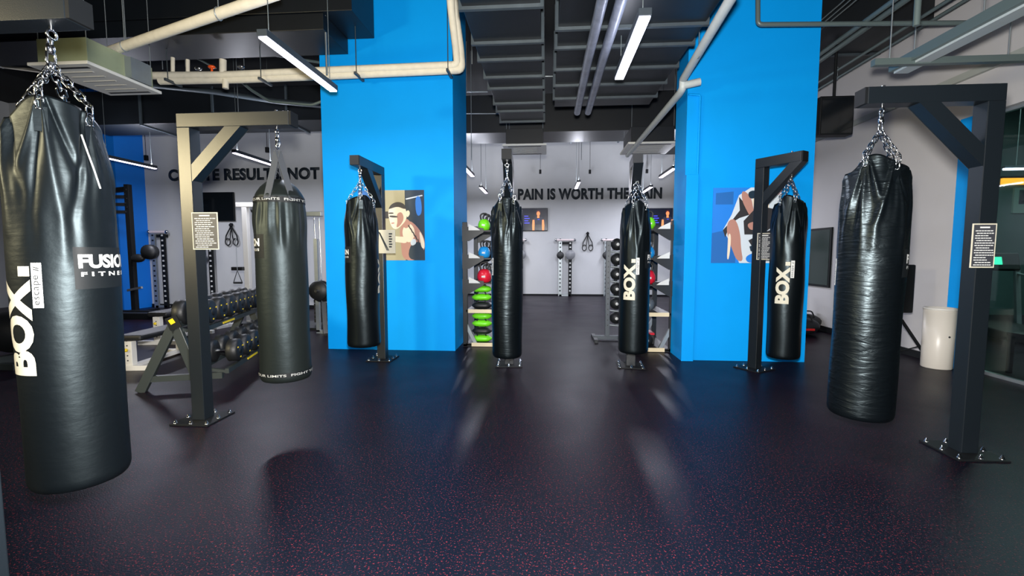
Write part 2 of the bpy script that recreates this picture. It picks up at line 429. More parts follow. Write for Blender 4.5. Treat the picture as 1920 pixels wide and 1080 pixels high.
# ------------------------------------------------------------------ punching bags
def smooth(x): x = max(0, min(1, x)); return x*x*(3-2*x)
def make_bag(hook, zr, zb, r, label, th0=0.0, pz=0.0, fw=0.225, cord=None, box=None, fus=None, style='leather', tiltx=0, tilty=0, N=120, M=110, seed=1, mtl=None, wr=1.0, gth=0.0):
    """hook: hanging point. zr rim height, zb bottom. th0: world angle facing the viewer. box / fus: angle offsets of the prints (deg, + = to the right)"""
    rnd = random.Random(seed)
    Lb = zr-zb; Hh = hook.z-zb
    t = thing('punching_bag', (0, 0, 0), label, 'punching bag')
    rot = Euler((tiltx, tilty, 0)); t.rotation_euler = rot
    t.location = hook - rot.to_matrix() @ Vector((0, 0, Hh))
    grom = [th0+gth+k for k in (-0.50, 0.50, PI-0.5, PI+0.5)]
    fcen = [th0+gth+k for k in (-0.5, 0.5, 1.6, PI-0.5, PI+0.5, -1.6)]
    folds = []
    for g_ in fcen:
        for off in (-0.55, -0.25, 0.02, 0.28, 0.58):
            folds.append((g_, off+rnd.uniform(-0.06, 0.06), rnd.uniform(0.6, 1.2)*(1 if rnd.random() < 0.6 else -0.9), rnd.uniform(0.35, 0.75)))
    bulge = [(rnd.uniform(0, 2*PI), rnd.uniform(0.6, 2.2), rnd.uniform(0.001, 0.0022)) for _ in range(4)]
    def rim(th): return 0.045*math.cos(2*(th-th0)) + 0.012*math.sin(4*(th-th0)+seed) if style == 'leather' else 0.0
    def rad(th, z):
        tt = z/Lb; rr = r
        if z < 0.05: rr = r*(0.86+0.14*math.sqrt(max(0, 1-((0.05-z)/0.05)**2)))
        rr *= 1-0.03*smooth((tt-0.55)/0.45)
        for (ph, fr, am) in bulge: rr += am*math.sin(fr*z*4+ph+2*th)
        D = Lb-z
        if style == 'leather':
            g = smooth(1-D/0.30)
            rr *= 1-0.17*g
            rr += r*0.05*g*math.cos(4*(th-th0))
            for (g_, off, am, ln) in folds:
                s_ = D/ln
                if s_ < 1:
                    c = g_+off*min(1, 0.12+s_*1.3); dth = (th-c+PI) % (2*PI)-PI
                    wd = 0.04+0.11*s_
                    rr += am*wr*0.016*math.exp(-(dth/wd)**2)*(1-s_)**0.7*min(1, 0.3+D/0.08)
        else:
            g = smooth(1-D/0.22); rr *= 1-0.05*g
            for (g_, off, am, ln) in folds:
                s_ = D/(ln*0.7)
                if s_ < 1:
                    c = g_+off; dth = (th-c+PI) % (2*PI)-PI
                    rr += am*0.009*math.exp(-(dth/0.08)**2)*math.sin(PI*min(1, s_*1.1))
        return rr
    b = MB(); vs_ = []; fs = []
    zs = [0.0, 0.004, 0.010, 0.018, 0.028, 0.04, 0.052] + [0.052+(Lb-0.052)*(i+1)/M for i in range(M)]
    for z in zs:
        for k in range(N):
            th = 2*PI*k/N; rr = rad(th, z); zz = z + rim(th)*smooth((z/Lb-0.80)/0.2)
            vs_.append((rr*math.cos(th), rr*math.sin(th), zz))
    nr = len(zs)
    for i in range(nr-1):
        for k in range(N): fs.append((i*N+k, i*N+(k+1) % N, (i+1)*N+(k+1) % N, (i+1)*N+k))
    # inside lip and sunk top cover (or dome)
    o = len(vs_)
    if style == 'leather': cap = [(0.96, -0.004, 1), (0.93, -0.03, 1), (0.90, -0.10, 0.8), (0.6, -0.09, 0.3), (0.25, -0.08, 0), (0.02, -0.08, 0)]
    else: cap = [(0.97, 0.010, 0), (0.90, 0.035, 0), (0.75, 0.075, 0), (0.55, 0.11, 0), (0.3, 0.135, 0), (0.02, 0.14, 0)]
    for (q_, dz, rf) in cap:
        for k in range(N):
            th = 2*PI*k/N; rr = rad(th, Lb)*q_
            vs_.append((rr*math.cos(th), rr*math.sin(th), Lb+dz+rim(th)*rf))
    prev = (nr-1)*N
    for i in range(len(cap)):
        cu = o+i*N
        for k in range(N): fs.append((prev+k, prev+(k+1) % N, cu+(k+1) % N, cu+k))
        prev = cu
    b.add(vs_, fs, True)
    b.add([(rad(2*PI*k/N, 0)*math.cos(2*PI*k/N), rad(2*PI*k/N, 0)*math.sin(2*PI*k/N), 0) for k in range(N)], [list(range(N))[::-1]])
    b.build('bag_body', mtl or M_leath, t)
    if cord is not None:
        th = th0+R(cord); P_ = lambda a_, d_: Vector(((rad(a_, Lb-d_)+0.006)*math.cos(a_), (rad(a_, Lb-d_)+0.006)*math.sin(a_), Lb-d_))
        MB().tube([P_(th, 0.10), P_(th+0.06, 0.17), P_(th+0.13, 0.25), P_(th+0.2, 0.33)], 0.0035, 6).build('white_cord', M_print, t)
    hp = Vector((0, 0, Hh))
    # swivel and snap hook
    sv = MB(); sv.link(hp-Vector((0, 0, 0.008)), (0, 0, 1), (1, 0, 0), 0.036, 0.005, 12, 6)
    sv.lathe(hp-Vector((0, 0, 0.044)), [(0.0, 0.028), (0.012, 0.024), (0.017, 0.01), (0.017, -0.006), (0.010, -0.018), (0, -0.02)], 12)
    sv.link(hp-Vector((0, 0, 0.082)), (0, 0, 1), (0, 1, 0), 0.062, 0.0055, 12, 6)
    sv.build('swivel_hook', M_chrome, t)
    cp = hp-Vector((0, 0, 0.108))
    if style == 'leather':
        for gi, g_ in enumerate(grom):
            zz = Lb-0.055+rim(g_); rr = rad(g_, Lb-0.05)+0.006
            gp = Vector((rr*math.cos(g_), rr*math.sin(g_), zz))
            topin = Vector(((rr+0.004)*math.cos(g_), (rr+0.004)*math.sin(g_), Lb+rim(g_)+0.02))
            c_ = MB().chain(cp, topin, 0.056, 0.0038, 10 if N > 100 else 8, 5)
            c_.chain(topin, gp, 0.056, 0.0038, 8, 5)
            c_.build('chain', M_chrome, t)
            # webbing tab with a ring
            tb = MB(); er = Vector((math.cos(g_), math.sin(g_), 0)); et = Vector((-math.sin(g_), math.cos(g_), 0))
            tb.bar(gp-er*0.002-Vector((0, 0, 0.0)), gp-er*0.001-Vector((0, 0, 0.10)), 0.045, 0.004, er)
            tbo = tb.build('webbing_tab', mtl or M_leath, t)
            MB().lathe(gp+er*0.0+Vector((0, 0, -0.012)), [(0.014, 0.0), (0.016, 0.004), (0.009, 0.006)], 12).build('grommet', M_chrome, tbo)
    else:
        for k, g_ in enumerate((th0+0.5, th0+PI-0.5, th0+PI+0.5, th0-0.5)):
            rr = rad(g_, Lb-0.05)+0.004; gp = Vector((rr*math.cos(g_), rr*math.sin(g_), Lb-0.03))
            MB().bar(cp+(gp-cp)*0.05, gp, 0.052, 0.005, (math.cos(g_), math.sin(g_), 0.3)).build('webbing_strap', mat('grey_webbing', (62, 66, 72), 0.7), t)
        MB().chain(cp+Vector((0.012, 0, 0.05)), cp, 0.04, 0.004, 8, 5).build('chain', M_chrome, t)
        for nm, z0, z1 in (('top_band', Lb-0.055, Lb-0.008), ('bottom_band', 0.05, 0.085)):
            bb = MB(); vv = []; ff = []
            for z in (z0, z1):
                for k in range(N):
                    th = 2*PI*k/N; rr = rad(th, z)+0.004; vv.append((rr*math.cos(th), rr*math.sin(th), z))
            for k in range(N): ff.append((k, (k+1) % N, N+(k+1) % N, N+k))
            bb.add(vv, ff, True); bb.build(nm, M_patch, t)
    # prints wrapped on the skin
    def wrap(me, name, ang, zc, m, eps=0.0015, rotate=False, step=0.008, par=None):
        bm = bmesh.new(); bm.from_mesh(me)
        if rotate:
            for v in bm.verts: v.co = Vector((-v.co.y, v.co.x, 0))
        xs = [v.co.x for v in bm.verts]; ys = [v.co.y for v in bm.verts]
        for ax, lo, hi in ((0, min(xs), max(xs)), (1, min(ys), max(ys))):
            k = lo+step
            while k < hi:
                pn = (1, 0, 0) if ax == 0 else (0, 1, 0); pc = (k, 0, 0) if ax == 0 else (0, k, 0)
                bmesh.ops.bisect_plane(bm, geom=bm.verts[:]+bm.edges[:]+bm.faces[:], plane_co=pc, plane_no=pn)
                k += step if ax == 0 else step*3
        for v in bm.verts:
            th = th0+R(ang)+v.co.x/r; z = zc+v.co.y; rr = rad(th, z)+eps
            v.co = Vector((rr*math.cos(th), rr*math.sin(th), z))
        bm.normal_update(); bm.to_mesh(me); bm.free()
        me.materials.clear(); me.materials.append(m)
        for p in me.polygons: p.use_smooth = True
        ob = bpy.data.objects.new(name, me); COL.objects.link(ob); ob.parent = par or t
        return ob
    def rect(w_, h_, x=0, y=0):
        me = bpy.data.meshes.new('r'); me.from_pydata([(x-w_/2, y-h_/2, 0), (x+w_/2, y-h_/2, 0), (x+w_/2, y+h_/2, 0), (x-w_/2, y+h_/2, 0)], [], [(0, 1, 2, 3)]); return me
    def scaled(me, w_, h_):
        xs = [v.co.x for v in me.vertices]; ys = [v.co.y for v in me.vertices]
        for v in me.vertices:
            v.co.x = (v.co.x-(min(xs)+max(xs))/2)*w_/(max(xs)-min(xs)); v.co.y = (v.co.y-(min(ys)+max(ys))/2)*h_/(max(ys)-min(ys))
        return me
    if box is not None:
        me = scaled(text_mesh('BOX', 0.2, 0.010, spacing=0.98), 0.41, 0.142)
        wrap(me, 'logo_print', box, 0.63+pz+0.205, M_cream, rotate=True)
        wrap(rect(0.046, 0.042, 0.046, 0), 'logo_dot', box, 0.63+pz+0.41+0.035, M_cream)
        tg = wrap(rect(0.036, 0.19, 0.0, 0), 'logo_tag', box+math.degrees(0.093/r), 0.63+pz+0.385, M_print)
        me = scaled(text_mesh('escape', 0.04, 0.0, spacing=1.1), 0.125, 0.024)
        wrap(me, 'tag_lettering', box+math.degrees(0.095/r), 0.63+pz+0.365, mat('dark_print', (30, 34, 36), 0.5), eps=0.003, rotate=True, par=tg)
        me = scaled(text_mesh('//', 0.04, 0.001), 0.02, 0.02)
        wrap(me, 'tag_mark', box+math.degrees(0.093/r), 0.63+pz+0.455, mat('dark_print', (30, 34, 36), 0.5), eps=0.003, rotate=True, par=tg)
    if fus is not None:
        pch = wrap(rect(0.30, 0.185), 'print_patch', fus, 1.085+pz, M_patch, eps=0.001)
        me = scaled(text_mesh('FUSION', 0.1, 0.004, spacing=0.98), fw, 0.062)
        wrap(me, 'brand_print', fus, 1.115+pz, M_print, eps=0.003, par=pch)
        me = scaled(text_mesh('FITNESS', 0.03, 0.001, spacing=1.6), fw*0.95, 0.020)
        wrap(me, 'brand_subline', fus, 1.058+pz, M_print, eps=0.003, step=0.012, par=pch)
    if style != 'leather':
        for nm, z in (('band_lettering', Lb-0.031), ('band_lettering', 0.067)):
            me = scaled(text_mesh('FIGHT YOUR LIMITS  FIGHT YOUR LIMITS', 0.03, 0.0005), 0.95, 0.019)
            wrap(me, nm, 5, z, mat('silver_print', (150, 152, 150), 0.6), eps=0.007, step=0.02)
    return t
def facing(h): return math.atan2(-h.y, -h.x)
make_bag(H[1]+Vector((-0.012, 0, 0)), 2.02, 0.34, 0.184, 'huge black leather bag nearest the viewer, far left, with BOX print', facing(H[1]), box=-59, fus=54, pz=-0.09, fw=0.27, cord=30, N=200, M=170, seed=4, mtl=M_leath0, wr=1.15, tiltx=R(0.0), gth=0.25)
make_bag(H[2], 1.85, 0.37, 0.192, 'black canvas bag hung on grey webbing straps, lettered band at top and bottom', facing(H[2]), style='canvas', fus=-84, N=140, M=110, seed=9, mtl=M_canvas)
make_bag(H[3], 2.02, 0.30, 0.190, 'black leather bag hanging before the blue column with the boxer poster', facing(H[3]), box=84, fus=-84, seed=12, M=90, gth=0.5)
make_bag(H[4], 1.97, 0.24, 0.172, 'black leather bag left of the central walkway, beside the green and red kettlebells', facing(H[4]), box=-98, fus=112, seed=23, M=90, mtl=M_leath3, wr=1.3)
make_bag(H[5], 1.95, 0.24, 0.172, 'black leather bag right of the central walkway with pale BOX print facing front', facing(H[5]), box=-20, fus=90, seed=31, M=90, gth=0.3)
make_bag(H[6], 1.99, 0.21, 0.172, 'black leather bag beside the glove poster, BOX print up its middle', facing(H[6]), box=-12, fus=150, seed=47, M=90, gth=-0.2)
make_bag(H[7], 2.00, 0.25, 0.195, 'large wrinkled glossy black bag on the right, before the pale wall', facing(H[7]), box=-104, fus=102, N=180, M=140, seed=53, mtl=M_leath2, wr=1.4, tilty=R(0.8), gth=0.1)
#SECTION_MORE
# ------------------------------------------------------------------ pendant lights
def pendant(c, L, label, power, led=M_led, wdt=0.09, zt=None, up=0.3, lampcol=(0.86, 0.88, 1.0), rod=False):
    t = thing('pendant_light', c, label, 'ceiling light', 'linear pendant lights' if power else None)
    h = 0.07; a = wdt/2
    MB().span((-a, -L/2, 0.012), (a, L/2, h)).build('housing', M_house, t, 0.003)
    MB().span((-a+0.008, -L/2+0.012, 0.0), (a-0.008, L/2-0.012, 0.012)).build('diffuser', led, t)
    for s_ in (-1, 1):
        MB().tube([(0, s_*(L/2-0.1), h), (0, s_*(L/2-0.1), (zt or ZC)-c[2])], 0.004, 6).cyl((0, s_*(L/2-0.1), h), (0, s_*(L/2-0.1), h+0.03), 0.012, 8).build('suspension_cable', M_cable, t)
    if power:
        lamp('pendant_lamp', 'AREA', (0, 0, -0.012), power, lampcol, wdt*0.8, L*0.95, parent=t)
        lamp('added_uplight', 'AREA', (0, 0, h+0.006), power*up, lampcol, wdt*0.7, L*0.9, rot=(PI, 0, 0), parent=t)  # upward lamp added to brighten the walls above the fixtures
    return t
LZ = 3.2
def pend_px(nx, ny, fx, fy, label, power, L=None, led=M_led, wdt=0.09, up=0.3):
    a = PZ(nx, ny, LZ); b = PZ(fx, fy, LZ); c = (a+b)/2
    return pendant((c.x, c.y, LZ), L or (b-a).length, label, power, led, wdt, up=up)
pend_px(497, 70, 622, 173, 'lit linear pendant above the strapped bag, left of the wide blue column', 38, up=0.08)
pend_px(1208, 32, 1162, 150, 'lit linear pendant above the walkway, the brightest and nearest one', 45, wdt=0.10, up=0.12)
pend_px(200, 299, 285, 314, 'lit linear pendant before the far left blue column', 90, 1.2, M_led2, 0.08, 0.45)
pend_px(440, 290, 512, 309, 'lit linear pendant above the first words CREATE RESULTS', 90, 1.2, M_led2, 0.08, 0.45)
pend_px(872, 318, 884, 328, 'small far pendant touching the right edge of the left blue column', 110, 1.2, M_led2, 0.09)
pend_px(897, 347, 915, 367, 'small far pendant left of the wall text, above the green kettlebell', 75, 1.2, M_led2, 0.09, 0.7)
pend_px(1084, 338, 1081, 358, 'small far pendant in front of the word WORTH', 75, 1.2, M_led2, 0.09, 0.7)
pend_px(1223, 349, 1203, 364, 'small far pendant in front of the word GAIN', 75, 1.2, M_led2, 0.09, 0.7)
pend_px(1256, 320, 1246, 331, 'small far pendant touching the left edge of the right blue column', 110, 1.2, M_led2, 0.09)
pendant((-1.6, -1.2, LZ), 1.2, 'unseen linear pendant added as fill behind the viewer on the left', 14)  # this pair is out of view, added as broad fill for the foreground
pendant((1.7, -1.2, LZ), 1.2, 'unseen linear pendant added as fill behind the viewer on the right', 14)
# big unlit fixture upper right
c = PZ(1665, 140, LZ); t = thing('unlit_light_channel', (c.x+0.09, c.y-1.1, LZ), 'long unlit grey light channel hanging at the upper right', 'ceiling light')
MB().span((-0.09, -1.1, 0.02), (0.09, 1.1, 0.11)).build('housing', M_pipe, t, 0.004)
MB().span((-0.05, -1.08, 0.0), (0.085, 1.08, 0.02)).build('diffuser', M_unlit, t)
for y in (-0.85, 0.2, 0.9): MB().tube([(0, y, 0.11), (0, y, ZC-LZ)], 0.006, 6).build('hanging_rod', M_steel, t)

# ------------------------------------------------------------------ ducts
def duct(a, b, label, flanges=(), name='air_duct', m=M_duct, axis='y', fl=0.03, hang=True):
    a = Vector(a); b = Vector(b); c = (a+b)/2; c.z = min(a.z, b.z)
    t = thing(name, c, label, 'duct'); MB().span(a-c, b-c).build('duct_body', m, t, 0.006)
    for y in flanges:
        g = MB(); e = fl
        if axis == 'y': g.span((a.x-c.x-e, y-c.y-0.02, -e), (b.x-c.x+e, y-c.y+0.02, b.z-c.z+e))
        else: g.span((y-c.x-0.02, a.y-c.y-e, -e), (y-c.x+0.02, b.y-c.y+e, b.z-c.z+e))
        g.build('flange', M_flange, t)
    if hang:
        x0, x1 = a.x-c.x, b.x-c.x; y0, y1 = a.y-c.y, b.y-c.y
        for y in (y0+0.3, y1-0.3):
            for x in (x0+0.02, x1-0.02):
                MB().tube([(x, y, b.z-c.z-0.02), (x, y, ZC-c.z)], 0.006, 6).build('hanging_rod', M_steel, t)
    return t
def Yat(py, h): return 850*h/(475-py)
duct((-0.77, 3.4, 3.6), (-0.07, 7.86, 4.0), 'flat dark air duct with cross flanges, left of the ceiling gap', [Yat(p, 2.2) for p in (30, 92, 122, 153, 173, 200, 214, 233)])
duct((0.10, 3.4, 3.6), (1.50, 7.05, 4.0), 'wide flat dark air duct above the brightest pendant', [Yat(p, 2.2) for p in (12, 72, 105, 143, 171, 194)])
duct((-2.4, 9.4, 3.85), (3.4, 10.3, 4.6), 'dark duct crossing the walkway behind the flanged ducts', (), axis='x')
duct((-0.3, 11.4, 4.25), (3.4, 12.0, 4.7), 'dark duct crossing nearest the back wall', [0.6, 1.8, 3.0], axis='x')
x683 = PY(683, 10, 6.0).x; x635 = PY(635, 40, 6.05).x
duct((-9.0, 5.6, PY(683, 18, 5.6).z), (x683, CLY-0.02, 5.25), 'long dark duct across the ceiling at the left, over the cream pipes', (), axis='x', hang=False)
duct((-9.0, 5.62, PY(635, 54, 5.62).z), (x635, CLY-0.03, PY(683, 18, 5.6).z-0.005), 'lower dark duct tucked under the long left ceiling duct', (), axis='x', hang=False)
duct((3.45, 6.5, 4.42), (4.97, 14.5, 5.15), 'dark duct running beside the pale right wall', [7.5, 9, 10.5, 12], hang=False)
duct((-9.5, 8.6, 3.95), (-2.9, 9.4, 4.6), 'dark duct over the CREATE RESULTS wall', [-8, -6.5, -5, -3.6], axis='x')

# ------------------------------------------------------------------ pipes
def pipe(name, paths, r, m, label, cat='pipe', hangers=(), n=12, hm=None):
    base = Vector(paths[0][0])
    t = thing(name, base, label, cat)
    for i, p in enumerate(paths): MB().tube([Vector(q)-base for q in p], r, n).build('pipe_run', m, t)
    for hx in hangers:
        h_ = Vector(hx)-base; g = MB().tube([h_, (h_.x, h_.y, ZC-base.z)], 0.005, 6)
        g.tube([(h_.x, h_.y+(r+0.006)*math.cos(a), h_.z+(r+0.006)*math.sin(a)) for a in [2*PI*k/12 for k in range(12)]], 0.006, 6, closed=True)
        g.build('pipe_hanger', hm or M_steel, t)
    return t
def rnd_path(pts, rad=0.07, k=4):
    pts = [Vector(p) for p in pts]; out = [pts[0]]
    for i in range(1, len(pts)-1):
        a, b, c = pts[i-1], pts[i], pts[i+1]; r_ = min(rad, (a-b).length/2.2, (c-b).length/2.2)
        p = b+(a-b).normalized()*r_; q = b+(c-b).normalized()*r_
        for j in range(k+1):
            u = j/k; out.append(p*(1-u)**2+b*2*u*(1-u)+q*u*u)
    return out+[pts[-1]]
za = 3.75
A0 = PZ(192, 101, za); A1 = PZ(520, -12, za)
def mixp(a, b, u): return a+(b-a)*u
pipe('cream_pipe', [[A0, mixp(A0, A1, .5), A1]], 0.052, M_ins, 'single cream lagged pipe slanting up from the left cooling unit', hangers=[mixp(A0, A1, .16), mixp(A0, A1, .72)])
YB2 = CLY-0.28
B = rnd_path([PY(262, 142, YB2), PY(420, 141, YB2), PY(600, 133, YB2), PY(858, 122, YB2), PY(855, 90, YB2), PY(846, 15, YB2-0.2), PY(843, -25, YB2-0.3)])
B2 = rnd_path([PY(300, 152, YB2+0.03), PY(450, 149, YB2+0.03), PY(600, 143, YB2+0.03), PY(866, 131, YB2+0.03), PY(863, 90, YB2+0.03), PY(853, 20, YB2-0.15), PY(850, -25, YB2-0.2)])
tB = pipe('cream_pipe_pair', [B, B2], 0.05, M_ins, 'pair of cream lagged pipes crossing the left blue column and turning up its edge')
base = Vector(B[0])
for (px, py) in ((322, 140), (495, 138), (672, 128), (842, 122)):
    p = PY(px, py, YB2-0.02)-base
    g = MB().tube([(p.x, p.y-0.07, p.z-0.0), (p.x, p.y-0.07, ZC-base.z)], 0.006, 6).bar((p.x, p.y-0.12, p.z-0.1), (p.x, p.y+0.16, p.z-0.1), 0.03, 0.03)
    g.tube([(p.x, p.y-0.07, p.z-0.1), (p.x, p.y-0.07, p.z)], 0.006, 6)
    g.build('pipe_bracket', M_flange, tB)
# valves and stubs on the left stretch
for (px, y0, y1, r_, m) in ((418, 112, 142, 0.045, M_ins), (423, 150, 166, 0.04, M_ins), (324, 108, 135, 0.025, M_ins), (352, 112, 135, 0.025, M_ins)):
    MB().tube([PY(px, y0, YB2)-base, PY(px, y1, YB2)-base], r_, 10).build('pipe_stub', m, tB)
for (px, py, m) in ((397, 127, M_orange), (452, 127, M_chrome), (372, 130, M_chrome)):
    p = PY(px, py, YB2)-base
    MB().cyl(p-Vector((0, 0, 0.08)), p, 0.015, 8).ball(p+Vector((0, 0, 0.01)), 0.04, 10, (1.3, 1, .6)).build('valve', m, tB)
zc_ = 3.5
C0 = PZ(1376, -12, zc_); C1 = PZ(1266, 168, zc_); C1.x = min(C1.x, CR0-0.09); C2 = PZ(1178, 282, zc_); C2.x = C1.x
el = Vector((C1.x, CRY-0.22, zc_))
C0b = Vector((C1.x-0.05, 3.4, zc_))
pipe('cream_pipe', [rnd_path([C0, el, el-Vector((0, 0, 0.10)), el+Vector((0, 0.12, -0.12)), C2-Vector((0, 0, 0.1))], 0.04), [el-Vector((0, 0, 0.07)), el+Vector((0.20, 0, -0.03))]], 0.045, mat('off_white_pipe', (176, 184, 186), 0.5, noise=0.1), 'long pale pipe running back along the left edge of the right blue column', hangers=[mixp(C0, el, .6)])
YP = CRY-0.35
pipe('green_grey_pipe', [rnd_path([PY(1421, -20, YP), PY(1421, 46, YP), PY(1925, 42, YP)], 0.05)], 0.026, M_pipe, 'thin grey green pipe turning a corner in front of the right blue column')
p = PY(1715, 95, 4.2)
pipe('drop_pipe', [[(p.x, p.y, ZC), (p.x, p.y, 3.3)]], 0.024, M_pipe, 'vertical pipe dropping onto the unlit light channel')
pb_ = PY(1637, 112, 4.75)
t = thing('steel_channel', pb_, 'horizontal grey support channel above the right foreground bag stand', 'support bar')
MB().span((0, -0.03, -0.06), (XR-pb_.x, 0.03, 0)).build('channel_bar', M_pipe, t)
for x in (0.15, 1.2): MB().tube([(x, 0, 0), (x, 0, ZC-pb_.z)], 0.006, 6).build('hanging_rod', M_steel, t)
for i, (x, z, r_, lb) in enumerate(((3.62, 4.05, 0.028, 'grey pipe running back closest to the right blue column'), (3.95, 4.2, 0.035, 'thicker grey pipe running back beside the right wall duct'), (4.3, 4.12, 0.02, 'thin grey pipe running back in the middle of the right ceiling bundle'), (4.7, 4.25, 0.02, 'thin grey pipe running back tight to the pale right wall'))):
    pipe('ceiling_pipe', [[(x, 3.0, z), (x, 13.5, z)]], r_, M_pipe, lb, hangers=[(x, 5.1, z), (x, 8, z)])
for i, dx in enumerate((0.0, 0.07, 0.14)):
    pipe('ceiling_cable', [[(3.5+dx, 2.6, 4.50), (3.5+dx, 6.0, 4.39), (3.5+dx, 12, 4.36)]], 0.008, M_cable, 'thin cable in the bundle of three beside the right column, ' + ('nearest the column', 'in the middle', 'nearest the wall')[i], 'cable')
# thin pipes and conduits, upper left
Yq = 6.9
for pts, r_, m, lb in (([(160, 14), (265, 55), (330, 92)], 0.016, M_pipe, 'thin grey pipe high at the upper left, sloping down behind the cream pipe'),
                   ([(165, 50), (320, 68), (480, 98), (606, 118)], 0.018, M_pipe, 'thin grey pipe crossing below the slanting cream pipe'),
                   ([(308, 78), (405, 128)], 0.012, M_pipe, 'short thin pipe sloping to the orange valve'),
                   ([(168, 52), (172, 78), (200, 80), (201, 62)], 0.02, M_red, 'red sprinkler pipe bent like a U above the left cooling unit'),
                   ([(375, 82), (396, 86)], 0.024, M_red, 'short red pipe sleeve above the paired cream pipes'),
                   ([(0, 124), (80, 134)], 0.03, M_ins, 'pale pipe behind the chains of the nearest bag'),
                   ([(275, 159), (400, 172), (520, 190), (604, 198)], 0.05, M_flange, 'grey pipe along the top of the CREATE RESULTS wall'),
                   ([(455, 155), (470, 168), (505, 190), (585, 197), (604, 190)], 0.022, M_pipe, 'bent conduit above the left foreground bag stand beam'),
                   ([(262, 185), (310, 203), (345, 212), (480, 210), (600, 219)], 0.009, M_blackm, 'thin black cable sagging along the top of the CREATE RESULTS wall')):
    yy = Yq if r_ < 0.03 else (8.0 if m is M_ins else 8.4)
    if m is M_blackm: yy = 10.9
    pipe('thin_pipe' if m is not M_blackm else 'sagging_cable', [rnd_path([PY(a_, b_, yy) for a_, b_ in pts], 0.05)], r_, m, lb, 'pipe' if m is not M_blackm else 'cable', hangers=[PY(pts[0][0]+4, pts[0][1], yy)])
for (px, py, Yy, lb) in ((163, 50, 6.9, 'hanging rod at the upper left beside the red pipe'), (236, 78, 5.2, 'hanging rod above the left cooling unit'), (305, 130, 6.7, 'hanging rod left of the cream pipe stubs'), (348, 125, 6.6, 'hanging rod over the middle cream pipe stub'), (447, 212, 8.2, 'hanging rod reaching the left foreground stand beam'), (613, 140, 5.7, 'thick rod at the left edge of the wide blue column')):
    p = PY(px, py, Yy); r_ = 0.012 if px == 613 else 0.006
    tag(MB().tube([p, (p.x, p.y, ZC)], r_, 6).build('hanging_rod', M_steel), lb, 'rod')
# drop cords with little black boxes before the walls
for (px, py, Yy, lb) in ((308, 202, 10.6, 'left of the stand beam'), (501, 281, 10.6, 'under the left stand beam'), (1013, 322, 14.6, 'left of the word WORTH'), (1106, 322, 14.6, 'right of the far middle pendant'), (1213, 321, 14.6, 'near the right blue column'), (274, 296, 10.4, 'by the far left blue column')):
    p = PY(px, py, Yy); t = thing('drop_cord_socket', p, 'small black socket box on a hanging cord, '+lb, 'socket')
    MB().span((-0.035, -0.03, -0.06), (0.035, 0.03, 0.06)).build('socket_box', M_blackm, t); MB().tube([(0, 0, 0.06), (0, 0, ZC-p.z)], 0.006, 5).build('cord', M_blackm, t)
# thin vertical rods seen in the gap
for (px, py, Yy, lb) in ((884, 300, 9.0, 'left end'), (902, 330, 12.2, 'over the far left pendant'), (885, 120, 6.4, 'at the left duct'), (1013, 195, 8.2, 'between the two flanged ducts'), (1090, 300, 11.0, 'over the far middle pendant')):
    p = PY(px, py, Yy); tag(MB().tube([p, (p.x, p.y, ZC)], 0.008, 6).build('hanging_rod', M_steel), 'thin steel rod hanging in the ceiling gap, '+lb, 'rod')
for (x0, x1, py, Yy, lb) in ((872, 940, 213, 9.2, 'lower'), (875, 915, 172, 8.6, 'upper'), (1008, 1046, 143, 7.6, 'between the ducts')):
    a = PY(x0, py, Yy); b_ = PY(x1, py, Yy); tag(MB().tube([a, b_], 0.012, 8).tube([a, (a.x, a.y, ZC)], 0.005, 5).tube([b_, (b_.x, b_.y, ZC)], 0.005, 5).build('cross_rod', M_steel), 'horizontal steel rod in the ceiling gap, '+lb, 'rod')
a = PY(1000, 257, 13.6); b_ = PY(1255, 255, 13.6)
tag(MB().tube([a, b_], 0.03, 8).build('ceiling_pipe', M_steel), 'pale pipe along the top of the back wall', 'pipe')
# insulated pipes above the bright pendant
for x, lb in ((0.44, 'left one of the two'), (0.60, 'right one of the two')):
    pipe('wrapped_pipe', [[(x+0.02, 3.3, 3.52), (x, 5.2, 3.52), (x-0.0, 7.0, 3.5)]], 0.05, mat('silver_pipe_wrap', (120, 126, 142), 0.35, 0.3, noise=0.5, nscale=9, bump=0.4, bscale=15), 'silver wrapped pipe left of the brightest pendant, '+lb, hangers=())

# ------------------------------------------------------------------ cooling units
def cassette(p, sx, sy, hc, label, slats=5, casem=M_acg):
    t = thing('cooling_unit', p, label, 'air conditioner')
    MB().span((-sx/2, -sy/2, 0), (sx/2, sy/2, 0.035)).build('fascia_panel', M_ac, t, 0.006)
    MB().span((-sx/2+0.06, -sy/2+0.06, 0.035), (sx/2-0.06, sy/2-0.06, hc)).build('unit_case', casem, t, 0.004)
    g = MB()
    for i in range(slats):
        y = -sy*0.28+sy*0.56*i/(slats-1); g.span((-sx*0.28, y-0.012, -0.006), (sx*0.28, y+0.012, 0))
    g.build('grille', mat('grille_grey', (170, 170, 165), 0.5), t)
    for s_ in (-1, 1):
        MB().span((-sx*0.38, s_*sy*0.40-0.018, -0.003), (sx*0.38, s_*sy*0.40+0.018, 0)).build('air_slot', M_slot, t)
    for s_ in (-1, 1):
        for u in (-1, 1): MB().tube([(s_*(sx/2-0.07), u*(sy/2-0.07), hc), (s_*(sx/2-0.07), u*(sy/2-0.07), ZC-p[2])], 0.005, 5).build('hanging_rod', M_steel, t)
    return t
q1 = PZ(165, 125, 3.4); q2_ = PZ(295, 173, 3.4); q3 = PZ(88, 132, 3.4)
cx_ = (q1.x+q3.x)/2
cu = cassette(((q1.x+q3.x)/2-0.0, (q1.y+q2_.y)/2, 3.4), abs(q1.x-q3.x)+0.15, q2_.y-q1.y+0.15, 0.3, 'cooling unit with olive steel case behind the chains of the nearest bag')
